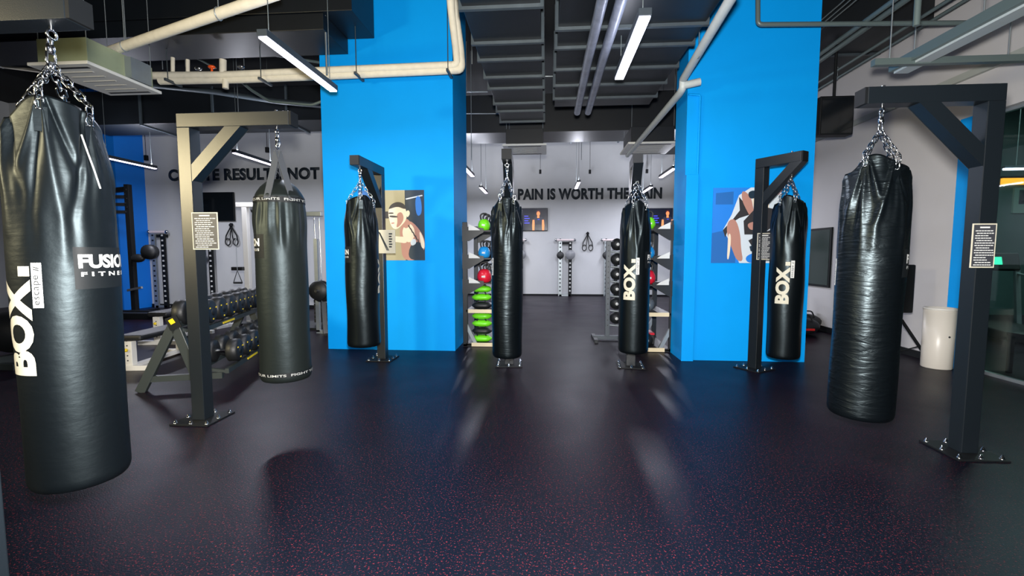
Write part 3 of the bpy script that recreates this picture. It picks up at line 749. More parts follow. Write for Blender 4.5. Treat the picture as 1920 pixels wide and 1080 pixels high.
MB().span((0.12, 0.03, 0.04), (0.37, 0.30, 0.28)).build('side_duct', M_steel, cu)
n_ = PZ(985, 282, 3.4); cassette((n_.x, n_.y, 3.4), 0.82, 0.82, 0.32, 'cooling unit before the back wall, left of the middle', casem=M_duct)
n_ = PZ(1214, 280, 3.4); cassette((n_.x, n_.y, 3.4), 0.90, 0.95, 0.32, 'cooling unit before the back wall, beside the right blue column', casem=M_duct)
n_ = PZ(1185, 272, 3.4)
# ------------------------------------------------------------------ speaker / display box by the right wall
sp = PY(1565, 218, 7.0)
t = thing('hanging_screen', (sp.x, 7.0, sp.z), 'black boxy display hanging before the pale wall, beside the right column', 'screen')
MB().span((-0.23, -0.05, -0.27), (0.23, 0.12, 0.27)).build('screen_case', M_blackm, t, 0.01)
MB().span((-0.21, -0.056, -0.25), (0.21, -0.05, 0.25)).build('screen_face', M_scr, t)
MB().tube([(0, 0.04, 0.27), (0, 0.04, ZC-sp.z)], 0.02, 8).build('mount_pole', M_blackm, t)

# ------------------------------------------------------------------ wall lettering
def wall_words(s, x0, x1, ytop, ybase, Yw, label, name='wall_lettering'):
    a = PY(x0, ybase, Yw-0.002); b_ = PY(x1, ybase, Yw-0.002); tp = PY((x0+x1)/2, ytop, Yw); bs = PY((x0+x1)/2, ybase, Yw)
    z = (a.z+b_.z)/2
    o = flat_text(name, s, (a.x, Yw-0.002, z), (1, 0, 0), (0, 0, 1), 0.3, M_txt, None, bold=0.014, depth=0.012, spacing=1.06, align='LEFT', fit=b_.x-a.x, height=(tp.z-bs.z)*1.02)
    return tag(o, label, 'lettering')
wall_words('CREATE RESULTS, NOT', 317, 600, 316, 342, YL, 'dark words CREATE RESULTS, NOT on the grey left wall')
wall_words('PAIN IS WORTH THE GAIN', 971, 1241, 353, 374, YB, 'dark words PAIN IS WORTH THE GAIN on the grey back wall')

# ------------------------------------------------------------------ televisions
def tv(x0, y0, x1, y1, Yw, label, trainer=None):
    a = PY(x0, y1, Yw-0.06); b_ = PY(x1, y0, Yw-0.06); w_ = b_.x-a.x; h_ = b_.z-a.z
    t = thing('television', ((a.x+b_.x)/2, Yw-0.06, a.z), label, 'television')
    MB().span((-w_/2, 0, 0), (w_/2, 0.05, h_)).build('casing', M_blackm, t, 0.006)
    scn = MB().span((-w_/2+0.012, -0.002, 0.02), (w_/2-0.012, 0, h_-0.012)).build('screen', M_scr if not trainer else mat('lit_screen', (22, 26, 40), 0.2, emit=(16, 20, 34), estr=0.6), t)
    MB().span((-0.1, 0.05, h_*0.3), (0.1, 0.06, h_*0.7)).build('wall_mount', M_blackm, t)
    if trainer:
        ms = [mat('screen_dark_shirt', (30, 34, 52), .4, emit=(24, 28, 44), estr=.8), mat('screen_skin', (214, 140, 90), .4, emit=(230, 130, 70), estr=.8), mat('screen_hair', (60, 16, 30), .4, emit=(70, 10, 30), estr=.6), mat('screen_blue', (60, 70, 200), .4, emit=(60, 60, 200), estr=.8)]
        g = MB(); cx = w_*trainer; o = (cx, -0.003, 0.02); k = h_
        def P(pts, i, off): g.mat(i).poly([(p[0]*k, p[1]*k) for p in pts], o, (1, 0, 0), (0, 0, 1), off)
        P([(-.17, .25), (.17, .25), (.19, .45), (.22, .52), (.12, .58), (-.12, .58), (-.22, .52), (-.19, .45)], 0, .001)
        P([(-.26, 0), (-.17, 0), (-.16, .3), (-.17, .46), (-.25, .46), (-.27, .2)], 1, .0015)
        P([(.26, 0), (.27, .2), (.25, .46), (.17, .46), (.16, .3), (.17, 0)], 1, .0015)
        P([(-.05, .54), (.05, .54), (.05, .64), (-.05, .64)], 1, .002)
        P([(.10*math.cos(a_), .76+.13*math.sin(a_)) for a_ in [2*PI*i/14 for i in range(14)]], 2, .0022)
        P([(.075*math.cos(a_), .73+.10*math.sin(a_)) for a_ in [2*PI*i/14 for i in range(14)]], 1, .0028)
        P([(-.03, .46), (.06, .46), (.06, .49), (-.03, .49)], 3, .0026)
        for i in range(4): P([(-.62, .3+.1*i), (-.38-.06*(i % 2), .3+.1*i), (-.38-.06*(i % 2), .34+.1*i), (-.62, .34+.1*i)], 3, .001)
        g.build('screen_image', ms, scn)
    return t
tv(378, 360, 437, 415, YL, 'black switched-off television on the grey wall behind the left stand post')
tv(972, 390, 1027, 433, YB, 'television on the back wall showing a trainer in a dark shirt, left one', 0.18)
tv(1206, 390, 1262, 432, YB, 'television on the back wall mostly hidden behind the bag and right column', 0.32)

# ------------------------------------------------------------------ posters on the columns
def poster(x0, y0, x1, y1, Yw, label, draw, mats):
    a = PY(x0, y1, Yw-0.006); b_ = PY(x1, y0, Yw-0.006); w_ = b_.x-a.x; h_ = b_.z-a.z
    t = thing('wall_poster', (a.x, Yw-0.006, a.z), label, 'poster')
    MB().span((0, 0, 0), (w_, 0.005, h_)).build('poster_sheet', mats[0], t)
    g = MB(); lv = [0]
    def P(i, pts):   # points in photograph fractions of the sheet, y down
        lv[0] += 1; g.mat(i).poly([(u*w_, (1-v)*h_) for u, v in pts][::-1], (0, 0, 0), (1, 0, 0), (0, 0, 1), 0.0008+lv[0]*0.00025)
    draw(P); g.build('poster_image', mats, t)
    return t
def sm(pts, it=2):   # chaikin smoothing of a closed outline
    for _ in range(it):
        o = []
        for i in range(len(pts)):
            a, b_ = pts[i], pts[(i+1) % len(pts)]
            o += [(a[0]*.75+b_[0]*.25, a[1]*.75+b_[1]*.25), (a[0]*.25+b_[0]*.75, a[1]*.25+b_[1]*.75)]
        pts = o
    return pts
def boxer(P):
    # 0 deep blue, 1 khaki, 2 dark teal, 3 light skin, 4 shaded skin, 5 dark, 6 white, 7 mid blue
    P(7, [(0, 0), (.22, 0), (.20, 1), (0, 1)])
    P(1, [(.20, 0), (.71, 0), (.71, 1), (.18, 1)])
    P(5, [(.2, .30), (.70, .30), (.70, .40), (.2, .40)])
    P(1, [(.2, .36), (.36, .36), (.36, 1), (.2, 1)])
    P(2, [(.71, 0), (1, 0), (1, 1), (.71, 1)])
    P(6, [(.72, .12), (.97, .07), (.98, .085), (.73, .135)])
    P(7, sm([(.86, .10), (.95, .08), (.97, .34), (.88, .38)]))
    P(4, sm([(.62, .52), (.76, .42), (.88, .50), (1.0, .68), (1.0, .86), (.95, .84), (.90, 1.0), (.66, 1.0), (.64, .75)]))
    P(3, sm([(.66, .55), (.76, .46), (.84, .52), (.86, .64), (.78, .76), (.68, .70)]))
    P(2, sm([(.78, .76), (.96, .72), (1.0, .98), (.74, 1.0)]))
    P(3, sm([(.92, .56), (.99, .70), (1.0, .84), (.95, .82), (.93, .70)]))
    P(3, sm([(.38, .62), (.58, .66), (.72, .66), (.74, .76), (.60, .74), (.40, .72)]))
    P(6, sm([(.36, .58), (.46, .58), (.50, .70), (.38, .74)]))
    P(4, sm([(.64, .42), (.76, .40), (.80, .50), (.70, .56)]))
    P(3, sm([(.45, .30), (.50, .24), (.60, .20), (.70, .22), (.74, .32), (.73, .42), (.66, .50), (.58, .56), (.52, .54), (.48, .46)]))
    P(5, sm([(.46, .27), (.50, .20), (.60, .16), (.70, .19), (.73, .26), (.70, .27), (.60, .23), (.50, .26)]))
    P(4, sm([(.58, .34), (.66, .30), (.70, .40), (.64, .50), (.57, .54), (.60, .44)]))
    P(5, sm([(.47, .355), (.60, .365), (.60, .39), (.48, .385)]))
    P(5, sm([(.46, .315), (.54, .315), (.54, .335), (.46, .335)]))
    P(4, sm([(.50, .46), (.55, .455), (.55, .475), (.50, .48)]))
    P(3, sm([(.725, .30), (.77, .28), (.79, .34), (.74, .40)]))
    for i in range(5): P(5, [(.75+.035*i, .50+.05*i), (.765+.035*i, .49+.05*i), (.80+.03*i, .55+.05*i), (.785+.03*i, .56+.05*i)])
    P(6, sm([(.78, .72), (.86, .68), (.88, .76), (.80, .80)]))
pm = [mat('poster_blue', (20, 96, 170), .5), mat('poster_khaki', (158, 152, 122), .5), mat('poster_teal', (14, 40, 58), .5), mat('poster_light_skin', (222, 208, 186), .5), mat('poster_skin_shade', (170, 124, 112), .5), mat('poster_dark', (40, 40, 44), .5), mat('poster_white', (196, 208, 218), .5), mat('poster_mid_blue', (30, 110, 190), .5)]
poster(674, 356, 795, 488, CLY, 'poster of a bare-shouldered boxer on the left blue column', boxer, pm)
def gloves(P):
    P(7, [(0, 0), (1, 0), (1, 1), (0, 1)])
    P(0, [(.04, .07), (.30, .05), (.30, .22), (.04, .22)])
    P(0, [(0, .60), (.25, .55), (.36, .80), (.36, 1), (0, 1)])
    P(6, [(.38, .10), (.55, .0), (1.0, 0), (1.0, 1), (.42, 1), (.30, .75), (.16, .56), (.28, .36)])
    P(5, [(.38, .12), (.40, .30), (.30, .42), (.16, .56), (.20, .66), (.26, .48), (.40, .40), (.54, .36), (.56, .26), (.44, .18)])
    P(4, sm([(.22, .44), (.34, .40), (.42, .60), (.44, .82), (.48, .98), (.38, .97), (.30, .80), (.22, .62)]))
    P(3, sm([(.24, .60), (.29, .62), (.27, .94), (.235, .96), (.24, .78)]))
    P(4, sm([(.42, .02), (.56, .12), (.60, .30), (.66, .38), (.58, .42), (.50, .30), (.42, .16)]))
    P(3, sm([(.56, .10), (.80, .12), (.84, .30), (.66, .36), (.60, .28)]))
    P(5, [(.62, .28), (.78, .26), (.98, .30), (1, .44), (.74, .62), (.48, .62), (.46, .44)])
    P(4, sm([(.50, .48), (.64, .44), (.72, .50), (.58, .58)]))
    P(5, [(.54, .70), (.74, .60), (.98, .52), (1, .58), (.80, .70), (.60, .78)])
    P(4, sm([(.62, .66), (.78, .58), (.84, .64), (.68, .74)]))
    P(2, [(.56, .78), (.66, .74), (.74, .82), (.70, .88), (.58, .84)])
    P(7, sm([(.50, .92), (.62, .86), (.74, .90), (.72, 1.0), (.54, 1.0)]))
    P(2, sm([(.50, .06), (.62, .03), (.66, .12), (.54, .16)]))
    P(1, [(.70, .04), (1, .02), (1, .10), (.72, .10)])
poster(1333, 351, 1466, 493, CRY, 'poster of glove-wearing athletes on the right blue column', gloves, [pm[0], mat('poster_pale_pink', (220, 196, 206), .5)] + pm[2:7] + [mat('poster_bright_blue', (20, 120, 214), .5)])

# ------------------------------------------------------------------ notices on the stand posts
def notice(x0, y0, x1, y1, Yp, label, dark=True, scrib=False, rz=0.0, rows=15):
    a = PY(x0, y1, Yp); b_ = PY(x1, y0, Yp); w_ = b_.x-a.x; h_ = b_.z-a.z
    t = thing('rules_notice', ((a.x+b_.x)/2, Yp, a.z), label, 'notice', rz=rz)
    MB().span((-w_/2, -0.004, 0), (w_/2, 0, h_)).build('notice_border', M_cream, t)
    MB().span((-w_/2+0.008, -0.0055, 0.008), (w_/2-0.008, -0.004, h_-0.008)).build('notice_sheet', mat('notice_slate', (52, 54, 60), .5) if dark else M_cream, t)
    g = MB(); rn = random.Random(int(x0)); u = h_/(rows+3.2)
    g.span((-w_*.2, -0.007, h_-1.9*u), (w_*.2, -0.0056, h_-1.3*u))
    for i in range(rows):
        z = h_-(3.0+i)*u; x = -w_*.38+(0.06*w_ if i % 3 == 1 else 0); end = w_*rn.uniform(.12, .40)
        while x < end:
            l_ = w_*rn.uniform(.05, .13); g.span((x, -0.007, z-u*.18), (min(x+l_, w_*.42), -0.0056, z+u*.18)); x += l_+w_*.025
    if scrib:
        g = MB()
        for i in range(3):
            g.bar((-w_*.38+i*.03*w_, -0.0065, h_*(.92-.02*i)), (w_*.05+i*.05*w_, -0.0065, h_*.12), 0.002, 0.008, (1, 0, 0))
        for i in range(6): g.span((w_*.16, -0.0065, h_*(.80-i*.11)), (w_*(.34-.03*(i % 2)), -0.0056, h_*(.86-i*.11)))
    g.build('notice_text', M_print if dark else M_txt, t)
    return t
notice(363, 398, 408, 468, pt[1]-PW/2-0.006, 'slate notice with rows of small white text on the left foreground stand post')
notice(1817, 419, 1869, 502, ptr[1]-PW/2-0.006, 'slate notice with a thick cream border on the right foreground stand post')
b3 = PZ(718, 673, 0); notice(707, 431, 741, 475, b3.y-PW/2-0.006, 'notice with painted glare, cream with dark strokes, on the post before the boxer poster', False, True)  # glare on this sheet is painted as cream colour and dark strokes
b6 = PZ(1414, 691, 0); notice(1418, 437, 1449, 487, b6.y-PW/2-0.006, 'small slate notice on the post before the glove poster')

# ------------------------------------------------------------------ kettlebell racks
def kettlebell(loc, m, label, grp='kettlebells on the racks', s=1.0, rz=0.0):
    t = thing('kettlebell', loc, label, 'kettlebell', grp, rz)
    MB().lathe((0, 0, 0), [(0, 0), (0.055*s, 0), (0.085*s, 0.02*s), (0.10*s, 0.07*s), (0.097*s, 0.11*s), (0.075*s, 0.16*s), (0.05*s, 0.18*s), (0, 0.188*s)], 18).build('bell_body', m, t)
    MB().tube(rnd_path([(-0.045*s, 0, 0.165*s), (-0.062*s, 0, 0.24*s), (-0.035*s, 0, 0.275*s), (0.035*s, 0, 0.275*s), (0.062*s, 0, 0.24*s), (0.045*s, 0, 0.165*s)], 0.03*s, 3), 0.014*s, 8).build('bell_handle', M_rub, t)
    MB().box((0, -0.098*s, 0.085*s), (0.05*s, 0.006, 0.025*s)).build('weight_mark', M_print, t)
    return t
SH = [1.74, 1.33, 0.96, 0.555, 0.05]
def kb_rack(x0, sgn, y0, label):
    """x0 outer face, shelves reach towards the walkway (sgn)"""
    t = thing('kettlebell_rack', (x0, y0, 0), label, 'storage rack')
    D = 0.50; LY = 1.05
    for y in (0.0, LY):
        MB().span((0, y, 0), (sgn*0.07, y+0.05, 1.86)).build('upright', M_black, t, 0.004)
        MB().bar((sgn*0.03, y+0.025, 0.36), (sgn*0.20, y+0.025, 0.02), 0.04, 0.05).build('foot_strut', M_steel, t)
    MB().span((0, 0, 0), (sgn*D, 0.06, 0.035)).span((0, LY-0.01, 0), (sgn*D, LY+0.05, 0.035)).build('base_bar', M_black, t)
    for i, z in enumerate(SH):
        wd = D-(0.0 if i < 4 else 0.04)
        if i < 3:
            for y in (-0.02, LY+0.03):
                g = MB()
                pr = [(0, z-0.16), (0.10, z-0.16), (0.32, z-0.03), (0.32, z+0.03), (0.0, z+0.06)]
                vv = [(sgn*u, y, w_) for u, w_ in pr]+[(sgn*u, y+0.02, w_) for u, w_ in pr]; k = len(pr)
                g.add(vv, [list(range(k)), list(range(k, 2*k))[::-1]]+[(j, (j+1) % k, k+(j+1) % k, k+j) for j in range(k)])
                g.build('shelf_bracket', M_black, t)
            MB().span((sgn*0.05, 0, z-0.02), (sgn*wd, LY, z)).build('shelf', M_rub, t)
            e = MB(); pr = [(0.10, z-0.002), (0.27, z-0.002), (0.23, z+0.03), (0.10, z+0.09)]; vv = [(sgn*u, -0.034, w_) for u, w_ in pr]+[(sgn*u, -0.022, w_) for u, w_ in pr]
            e.add(vv, [(0, 1, 2, 3), (7, 6, 5, 4)]+[(j, (j+1) % 4, 4+(j+1) % 4, 4+j) for j in range(4)])
            e.build('label_plate', M_print, t)
        else:
            MB().span((sgn*0.05, 0, z-0.03), (sgn*wd, LY, z)).build('shelf', M_rub, t)
            MB().span((sgn*(0.08 if i == 3 else 0.13), -0.012, z-0.045), (sgn*wd, -0.0, z+0.01)).build('shelf_edge', M_tan, t)
    return t
RXL = PY(869, 600, 6.72).x; RYL = 6.68
kb_rack(RXL, 1, RYL, 'kettlebell rack beside the left blue column')
RXR = PY(1263, 600, 6.55).x; RYR = 6.50
kb_rack(RXR, -1, RYR, 'kettlebell rack beside the right blue column')
colname = {'lime green': M_green, 'blue': M_kblue, 'red': M_kred, 'black': M_rub}
for side, (rx, sg, ry, sn) in enumerate(((RXL, 1, RYL, 'left'), (RXR, -1, RYR, 'right'))):
    for li, (cn, z) in enumerate((('lime green', SH[0]), ('blue', SH[1]), ('red', SH[2]))):
        kx = rx+sg*(0.31 if sn == 'left' else 0.36)
        kettlebell((kx, ry+0.12, z), colname[cn], cn+' kettlebell at the front of the '+sn+' rack, '+('top', 'second', 'third')[li]+' shelf', s=0.92 if li < 2 else 1.1)
        for k in range(2):
            kettlebell((kx+sg*0.0, ry+0.42+0.32*k, z), M_rub, 'black kettlebell on the '+sn+' rack '+('top', 'second', 'third')[li]+' shelf, '+('second', 'third')[k]+' from the front', s=0.95)
def sandbag(loc, label, m=M_green, s=1.0):
    t = thing('sandbag', loc, label, 'sandbag', 'green and black sandbags on the left rack')
    L = 0.30*s; pr = []
    g = MB(); N = 14; rings = []
    for i in range(9):
        u = -1+2*i/8; rr = 0.075*s*(1-abs(u)**4*0.75)
        rings.append((u*L/2, rr))
    vv = []; ff = []
    for x, rr in rings:
        for k in range(N):
            a_ = 2*PI*k/N; vv.append((x, rr*1.2*math.cos(a_), 0.055*s+rr*0.72*math.sin(a_)))
    for i in range(len(rings)-1):
        for k in range(N): ff.append((i*N+k, i*N+(k+1) % N, (i+1)*N+(k+1) % N, (i+1)*N+k))
    g.add(vv, ff, True); g.add(vv[:N], [list(range(N))[::-1]]); g.add(vv[-N:], [list(range(N))])
    g.build('bag_shell', m, t)
    MB().tube(rnd_path([(-0.07, -0.05, 0.10*s), (-0.05, -0.06, 0.15*s), (0.05, -0.06, 0.15*s), (0.07, -0.05, 0.10*s)], 0.02), 0.010, 6).build('carry_handle', M_rub, t)
    return t
sx_ = RXL+0.27
for (z, lb, m) in ((SH[3], 'black sandbag with handle lying on the tan-edged fourth shelf, left rack', M_rub), (SH[3]+0.125, 'lime green sandbag on top on the fourth shelf of the left rack', M_green), (SH[3]+0.25, 'lime green sandbag topmost under the red kettlebell shelf', M_green),
              (SH[4], 'lime green sandbag at the bottom of the left rack', M_green), (SH[4]+0.115, 'black sandbag second from the floor, left rack', M_rub), (SH[4]+0.23, 'lime green sandbag third from the floor, left rack', M_green), (SH[4]+0.345, 'lime green sandbag just under the tan shelf edge, left rack', M_green)):
    sandbag((sx_, RYL+0.13, z), lb, m)
def ball(loc, r_, m, label, grp, name='medicine_ball', cat='ball'):
    t = thing(name, (loc[0], loc[1], loc[2]), label, cat, grp)
    MB().ball((0, 0, 0), r_, 22).build('ball_skin', m, t)
    MB().lathe((0, -r_*0.985, 0), [(0, -0.004), (r_*0.24, -0.002), (r_*0.26, 0.004)], 12, 'y').build('ball_mark', M_print, t)
    return t
sr = RXR-0.36
for (z, r_, m, lb, k) in ((SH[3]+0.11, 0.11, mat('slate_vinyl', (88, 96, 104), .5), 'grey ball on the fourth shelf of the right rack', 0), (SH[4]+0.10, 0.10, M_rub, 'black ball at the bottom of the right rack', 0)):
    ball((sr, RYR+0.15, z), r_, m, lb, None)
t = thing('gym_block', (sr+0.02, RYR+0.3, SH[4]), 'red topped block with white letter at the bottom of the right rack', 'block')
MB().span((-0.14, 0, 0), (0.14, 0.3, 0.14)).build('block_body', M_rub, t, 0.01); MB().span((-0.14, -0.002, 0.14), (0.14, 0.3, 0.17)).build('block_top', M_kred, t, 0.005)
flat_text('block_lettering', 'E', (-0.02, -0.003, 0.03), (1, 0, 0), (0, 0, 1), 0.1, M_print, t, 0.004, 0.001, fit=0.06, height=0.08)

# medicine ball tower
bp_ = PZ(1138, 638, 0); t = thing('ball_tower', (bp_.x, bp_.y, 0), 'grey upright rack with a drilled post, left of the BOX bag', 'storage rack')
ht = PY(1138, 452, bp_.y).z
MB().span((-0.035, -0.035, 0.06), (0.035, 0.035, ht)).build('upright', mat('slate_frame', (70, 78, 86), .4), t, 0.004)
g = MB()
for i in range(16): g.cyl((0, -0.036, 0.25+i*0.085), (0, -0.030, 0.25+i*0.085), 0.009, 8)
g.build('post_holes', M_slot, t)
MB().bar((-0.22, 0, 0.05), (0.62, 0, 0.05), 0.06, 0.06).build('foot_bar', mat('slate_frame', (70, 78, 86), .4), t, 0.004)
MB().bar((-0.2, -0.28, 0.03), (-0.2, 0.28, 0.03), 0.06, 0.06).build('foot_bar', M_black, t, 0.004)
MB().bar((0.6, -0.28, 0.03), (0.6, 0.28, 0.03), 0.06, 0.06).build('foot_bar', M_black, t, 0.004)
for i in range(6):
    z = 0.34+i*0.235
    MB().tube([(0.03, 0, z-0.09), (0.24, 0, z-0.11)], 0.014, 8).build('ball_peg', M_steel, t)
    ball((bp_.x+0.135, bp_.y, z+0.025), 0.098, M_rub, 'black medicine ball with pale mark, '+('lowest', 'second lowest', 'third lowest', 'third highest', 'second highest', 'highest')[i]+' on the grey upright rack', 'medicine balls on the grey upright rack')
bt = PZ(1235, 640, 0)

# ------------------------------------------------------------------ rail stations on the walls
def station(pxl, pxr, ytop, ybase, Yw, label, plate=True):
    Yf = Yw-0.12; a = PY(pxl, ytop, Yf); b_ = PY(pxr, ytop, Yf); cx = (a.x+b_.x)/2; w_ = b_.x-a.x; zt = a.z
    t = thing('wall_rail_station', (cx, Yf, 0.0), label, 'wall machine')
    MB().tube([(-w_*.62, 0, zt), (w_*.62, 0, zt)], 0.035, 10).build('top_roller', mat('pale_roller', (214, 200, 200), .5), t)
    for s_ in (-1, 1):
        MB().ball((s_*w_*.68, 0, zt), 0.05, 10).build('roller_knob', M_chrome, t)
    z0 = 0.0
    for s_ in (-1, 1):
        r_ = MB().span((s_*w_*.36-0.055, -0.02, z0), (s_*w_*.36+0.055, 0.03, zt-0.05)); r_.build('rail', M_steel if s_ < 0 else M_blackm, t)
        g = MB()
        for i in range(int(zt/0.13)): g.span((s_*w_*.36-0.025, -0.024, 0.15+i*0.13), (s_*w_*.36+0.025, -0.02, 0.19+i*0.13))
        g.build('rail_marks', M_print if s_ > 0 else M_blackm, t)
    MB().span((-w_*.42, -0.02, 0), (w_*.42, 0.1, 0.05)).build('foot_plate', M_steel, t)
    MB().span((-w_*.5, 0.03, zt-0.14), (w_*.5, 0.115, zt-0.06)).build('wall_bracket', M_blackm, t)
    if plate: MB().lathe((w_*.36, -0.05, zt-0.48), [(0, -0.02), (0.15, -0.02), (0.16, 0), (0.15, 0.02), (0, 0.02)], 20, 'y').build('weight_disc', mat('pale_disc', (120, 122, 126), .4), t)
    MB().lathe((-w_*.36, -0.05, zt-0.50), [(0, -0.02), (0.10, -0.02), (0.12, 0), (0.10, 0.02), (0, 0.02)], 16, 'y').build('hanging_grip', M_rub, t)
    return t
station(1047, 1073, 450, 557, YB, 'rail station in the middle of the grey back wall')
station(1133, 1159, 450, 557, YB, 'rail station on the back wall, half behind the BOX bag')
station(955, 981, 450, 557, YB, 'rail station on the back wall, behind the left walkway bag')
station(283, 308, 435, 578, YL, 'rail station on the left wall beside the far blue column', False)
station(372, 397, 440, 578, YL, 'rail station on the left wall behind the stand post', False)
def suspension(px, y0, y1, Yw, label, wide=0.16):
    a = PY(px, y0, Yw-0.05); b_ = PY(px, y1, Yw-0.05); h_ = a.z-b_.z
    t = thing('suspension_trainer', (a.x, Yw-0.05, b_.z), label, 'exercise straps')
    MB().cyl((0, 0.05, h_), (0, -0.02, h_), 0.025, 10).ball((0, 0, h_-0.03), 0.05, 10).build('wall_anchor', M_blackm, t)
    for s_ in (-1, 1):
        MB().tube([(0, 0, h_-0.05), (s_*wide*.9, 0, h_*.45), (s_*wide, 0, h_*.25)], 0.016, 6).tube([(0, 0, h_-0.05), (s_*wide*.15, 0, h_*.5), (s_*wide*.3, 0, h_*.25)], 0.012, 6).build('strap', M_blackm, t)
        MB().tube([(s_*wide*.65+wide*.42*math.cos(q_), 0, h_*.16+h_*.16*math.sin(q_)) for q_ in [2*PI*k/12 for k in range(12)]], 0.016, 6, closed=True).build('strap_handle', M_rub, t)
    return t
suspension(433, 420, 460, YL, 'black exercise straps hanging on the left wall below the television')
suspension(1102, 436, 470, YB, 'black exercise straps hanging on the back wall')
a = PY(445, 507, 8.4); t = thing('triangle_handle', (a.x, a.y, a.z-0.27), 'black triangular pull handle hanging before the dumbbells', 'handle')
MB().tube([(0, 0, 0.27), (-0.09, 0, 0.03), (0.09, 0, 0.03)], 0.009, 6, closed=True).build('handle_frame', M_blackm, t); MB().tube([(-0.085, 0, 0.03), (0.085, 0, 0.03)], 0.02, 8).build('grip', M_rub, t)
MB().tube([(0, 0, 0.27), (0.0, 0.0, 0.9)], 0.005, 5).build('cable', M_steel, t)

# ------------------------------------------------------------------ cable machines behind the strapped bag
def cable_machine(x0, x1, ytop, Yy, label, white=True):
    a = PY(x0, ytop, Yy); b_ = PY(x1, ytop, Yy); zt = a.z; w_ = b_.x-a.x
    m = M_wpaint if white else M_steel
    t = thing('cable_machine', (a.x, Yy, 0), label, 'gym machine')
    MB().span((0.0, -0.05, 0.04), (0.10, 0.05, zt-0.06)).build('front_post', m, t, 0.005)
    MB().span((w_-0.1, 0.4, 0.04), (w_, 0.5, zt-0.06)).build('rear_post', M_steel, t, 0.005)
    MB().span((-0.12, -0.05, zt-0.06), (w_, 0.05, zt+0.03)).build('top_beam', m, t, 0.01)
    MB().span((-0.1, -0.3, 0), (w_, 0.55, 0.04)).build('base_frame', M_black, t)
    g = MB()
    for i in range(10): g.span((w_*.45, 0.1, 0.08+i*0.075), (w_*.45+0.16, 0.3, 0.145+i*0.075))
    g.build('weight_stack', M_rub, t)
    for u in (0.48, 0.48+0.1/max(w_, .3)): MB().cyl((w_*u, 0.2, 0.04), (w_*u, 0.2, zt-0.06), 0.012, 8).build('guide_rod', M_chrome, t)
    MB().lathe((w_*.3, -0.06, zt-0.12), [(0, -0.012), (0.06, -0.012), (0.05, 0), (0.06, 0.012), (0, 0.012)], 16, 'y').build('pulley', M_rub, t)
    MB().tube([(w_*.3, -0.06, zt-0.12), (w_*.3, -0.06, zt-0.95)], 0.005, 5).build('cable', M_steel, t)
    MB().span((-0.22, -0.12, zt*0.45), (0.02, -0.05, zt*0.45+0.07)).build('pulley_arm', M_rub, t, 0.01)
    return t
cable_machine(455, 535, 383, 8.6, 'white posted cable machine left of the strapped bag')
cable_machine(556, 604, 400, 8.2, 'grey cable machine between the strapped bag and the blue column', False)
a = PY(597, 545, 7.4)
t = thing('plate_machine', (a.x, 7.4, 0), 'black plate-loaded machine by the left edge of the blue column', 'gym machine')
MB().lathe((0, 0, a.z), [(0, -0.03), (0.16, -0.03), (0.17, 0), (0.16, 0.03), (0, 0.03)], 20, 'y').build('weight_disc', M_rub, t)
MB().lathe((0.0, 0.1, a.z-0.02), [(0, -0.03), (0.18, -0.03), (0.19, 0), (0.18, 0.03), (0, 0.03)], 20, 'y').build('weight_disc', M_rub, t)
MB().tube([(0, -0.1, a.z), (0, 0.3, a.z)], 0.025, 8).build('sleeve', M_chrome, t)
MB().bar((0, 0.15, a.z), (0.10, 0.0, 0.03), 0.07, 0.07).build('slanted_leg', M_black, t)
MB().bar((-0.12, 0.2, 0.03), (-0.12, 0.2, 1.65), 0.06, 0.06).bar((-0.15, 0.2, 0.03), (0.18, 0.2, 0.03), 0.06, 0.06).build('frame', M_steel, t)
MB().bar((-0.13, 0.18, a.z), (0, 0.18, a.z), 0.04, 0.05).build('arm', M_black, t)

# ------------------------------------------------------------------ squat rack far left
a = PZ(248, 588, 0); Yr = 9.75; a = PY(254, 580, Yr); zt = PY(238, 346, Yr).z
t = thing('squat_rack', (a.x, Yr, 0), 'tall black squat rack post before the far left blue column', 'squat rack')
MB().span((-0.055, -0.05, 0.05), (0.055, 0.05, zt)).build('upright', M_blackm, t, 0.004)
MB().span((-1.3, 0.4, 0.05), (-1.18, 0.5, zt)).build('upright', M_blackm, t, 0.004)
MB().bar((-1.24, 0.45, zt-0.1), (0, 0, zt-0.1), 0.1, 0.1).build('top_beam', M_blackm, t)
MB().bar((-1.3, -0.3, 0.06), (0.9, -0.3, 0.06), 0.12, 0.12).bar((0, -0.4, 0.03), (0, 0.6, 0.03), 0.1, 0.06).build('base_beam', M_blackm, t)
for i in range(3):
    MB().bar((-0.05, -0.02, zt-0.28-i*0.17), (-0.32, -0.05, zt-0.28-i*0.17), 0.05, 0.07).build('bar_hook', M_rub, t)
g = MB()
for i in range(6): g.cyl((0.02*(-1)**i, -0.066, zt-0.12-i*0.1), (0.02*(-1)**i, -0.06, zt-0.12-i*0.1), 0.018, 8)
g.build('post_bolts', M_chrome, t)
MB().bar((0.05, -0.03, 1.25), (0.62, -0.05, 1.45), 0.05, 0.05).build('pad_arm', M_blackm, t)
MB().ball((0.22, -0.08, 1.29), 0.13, 14, (1.3, .6, .75)).build('foam_pad', M_rub, t)
MB().lathe((0.52, -0.08, 1.43), [(0, -0.08), (0.16, -0.08), (0.17, 0), (0.16, 0.08), (0, 0.08)], 18, 'y').build('foam_pad', M_rub, t)
MB().bar((-0.1, -0.06, 0.55), (0.25, -0.06, 0.62), 0.05, 0.05).build('side_peg', M_chrome, t)

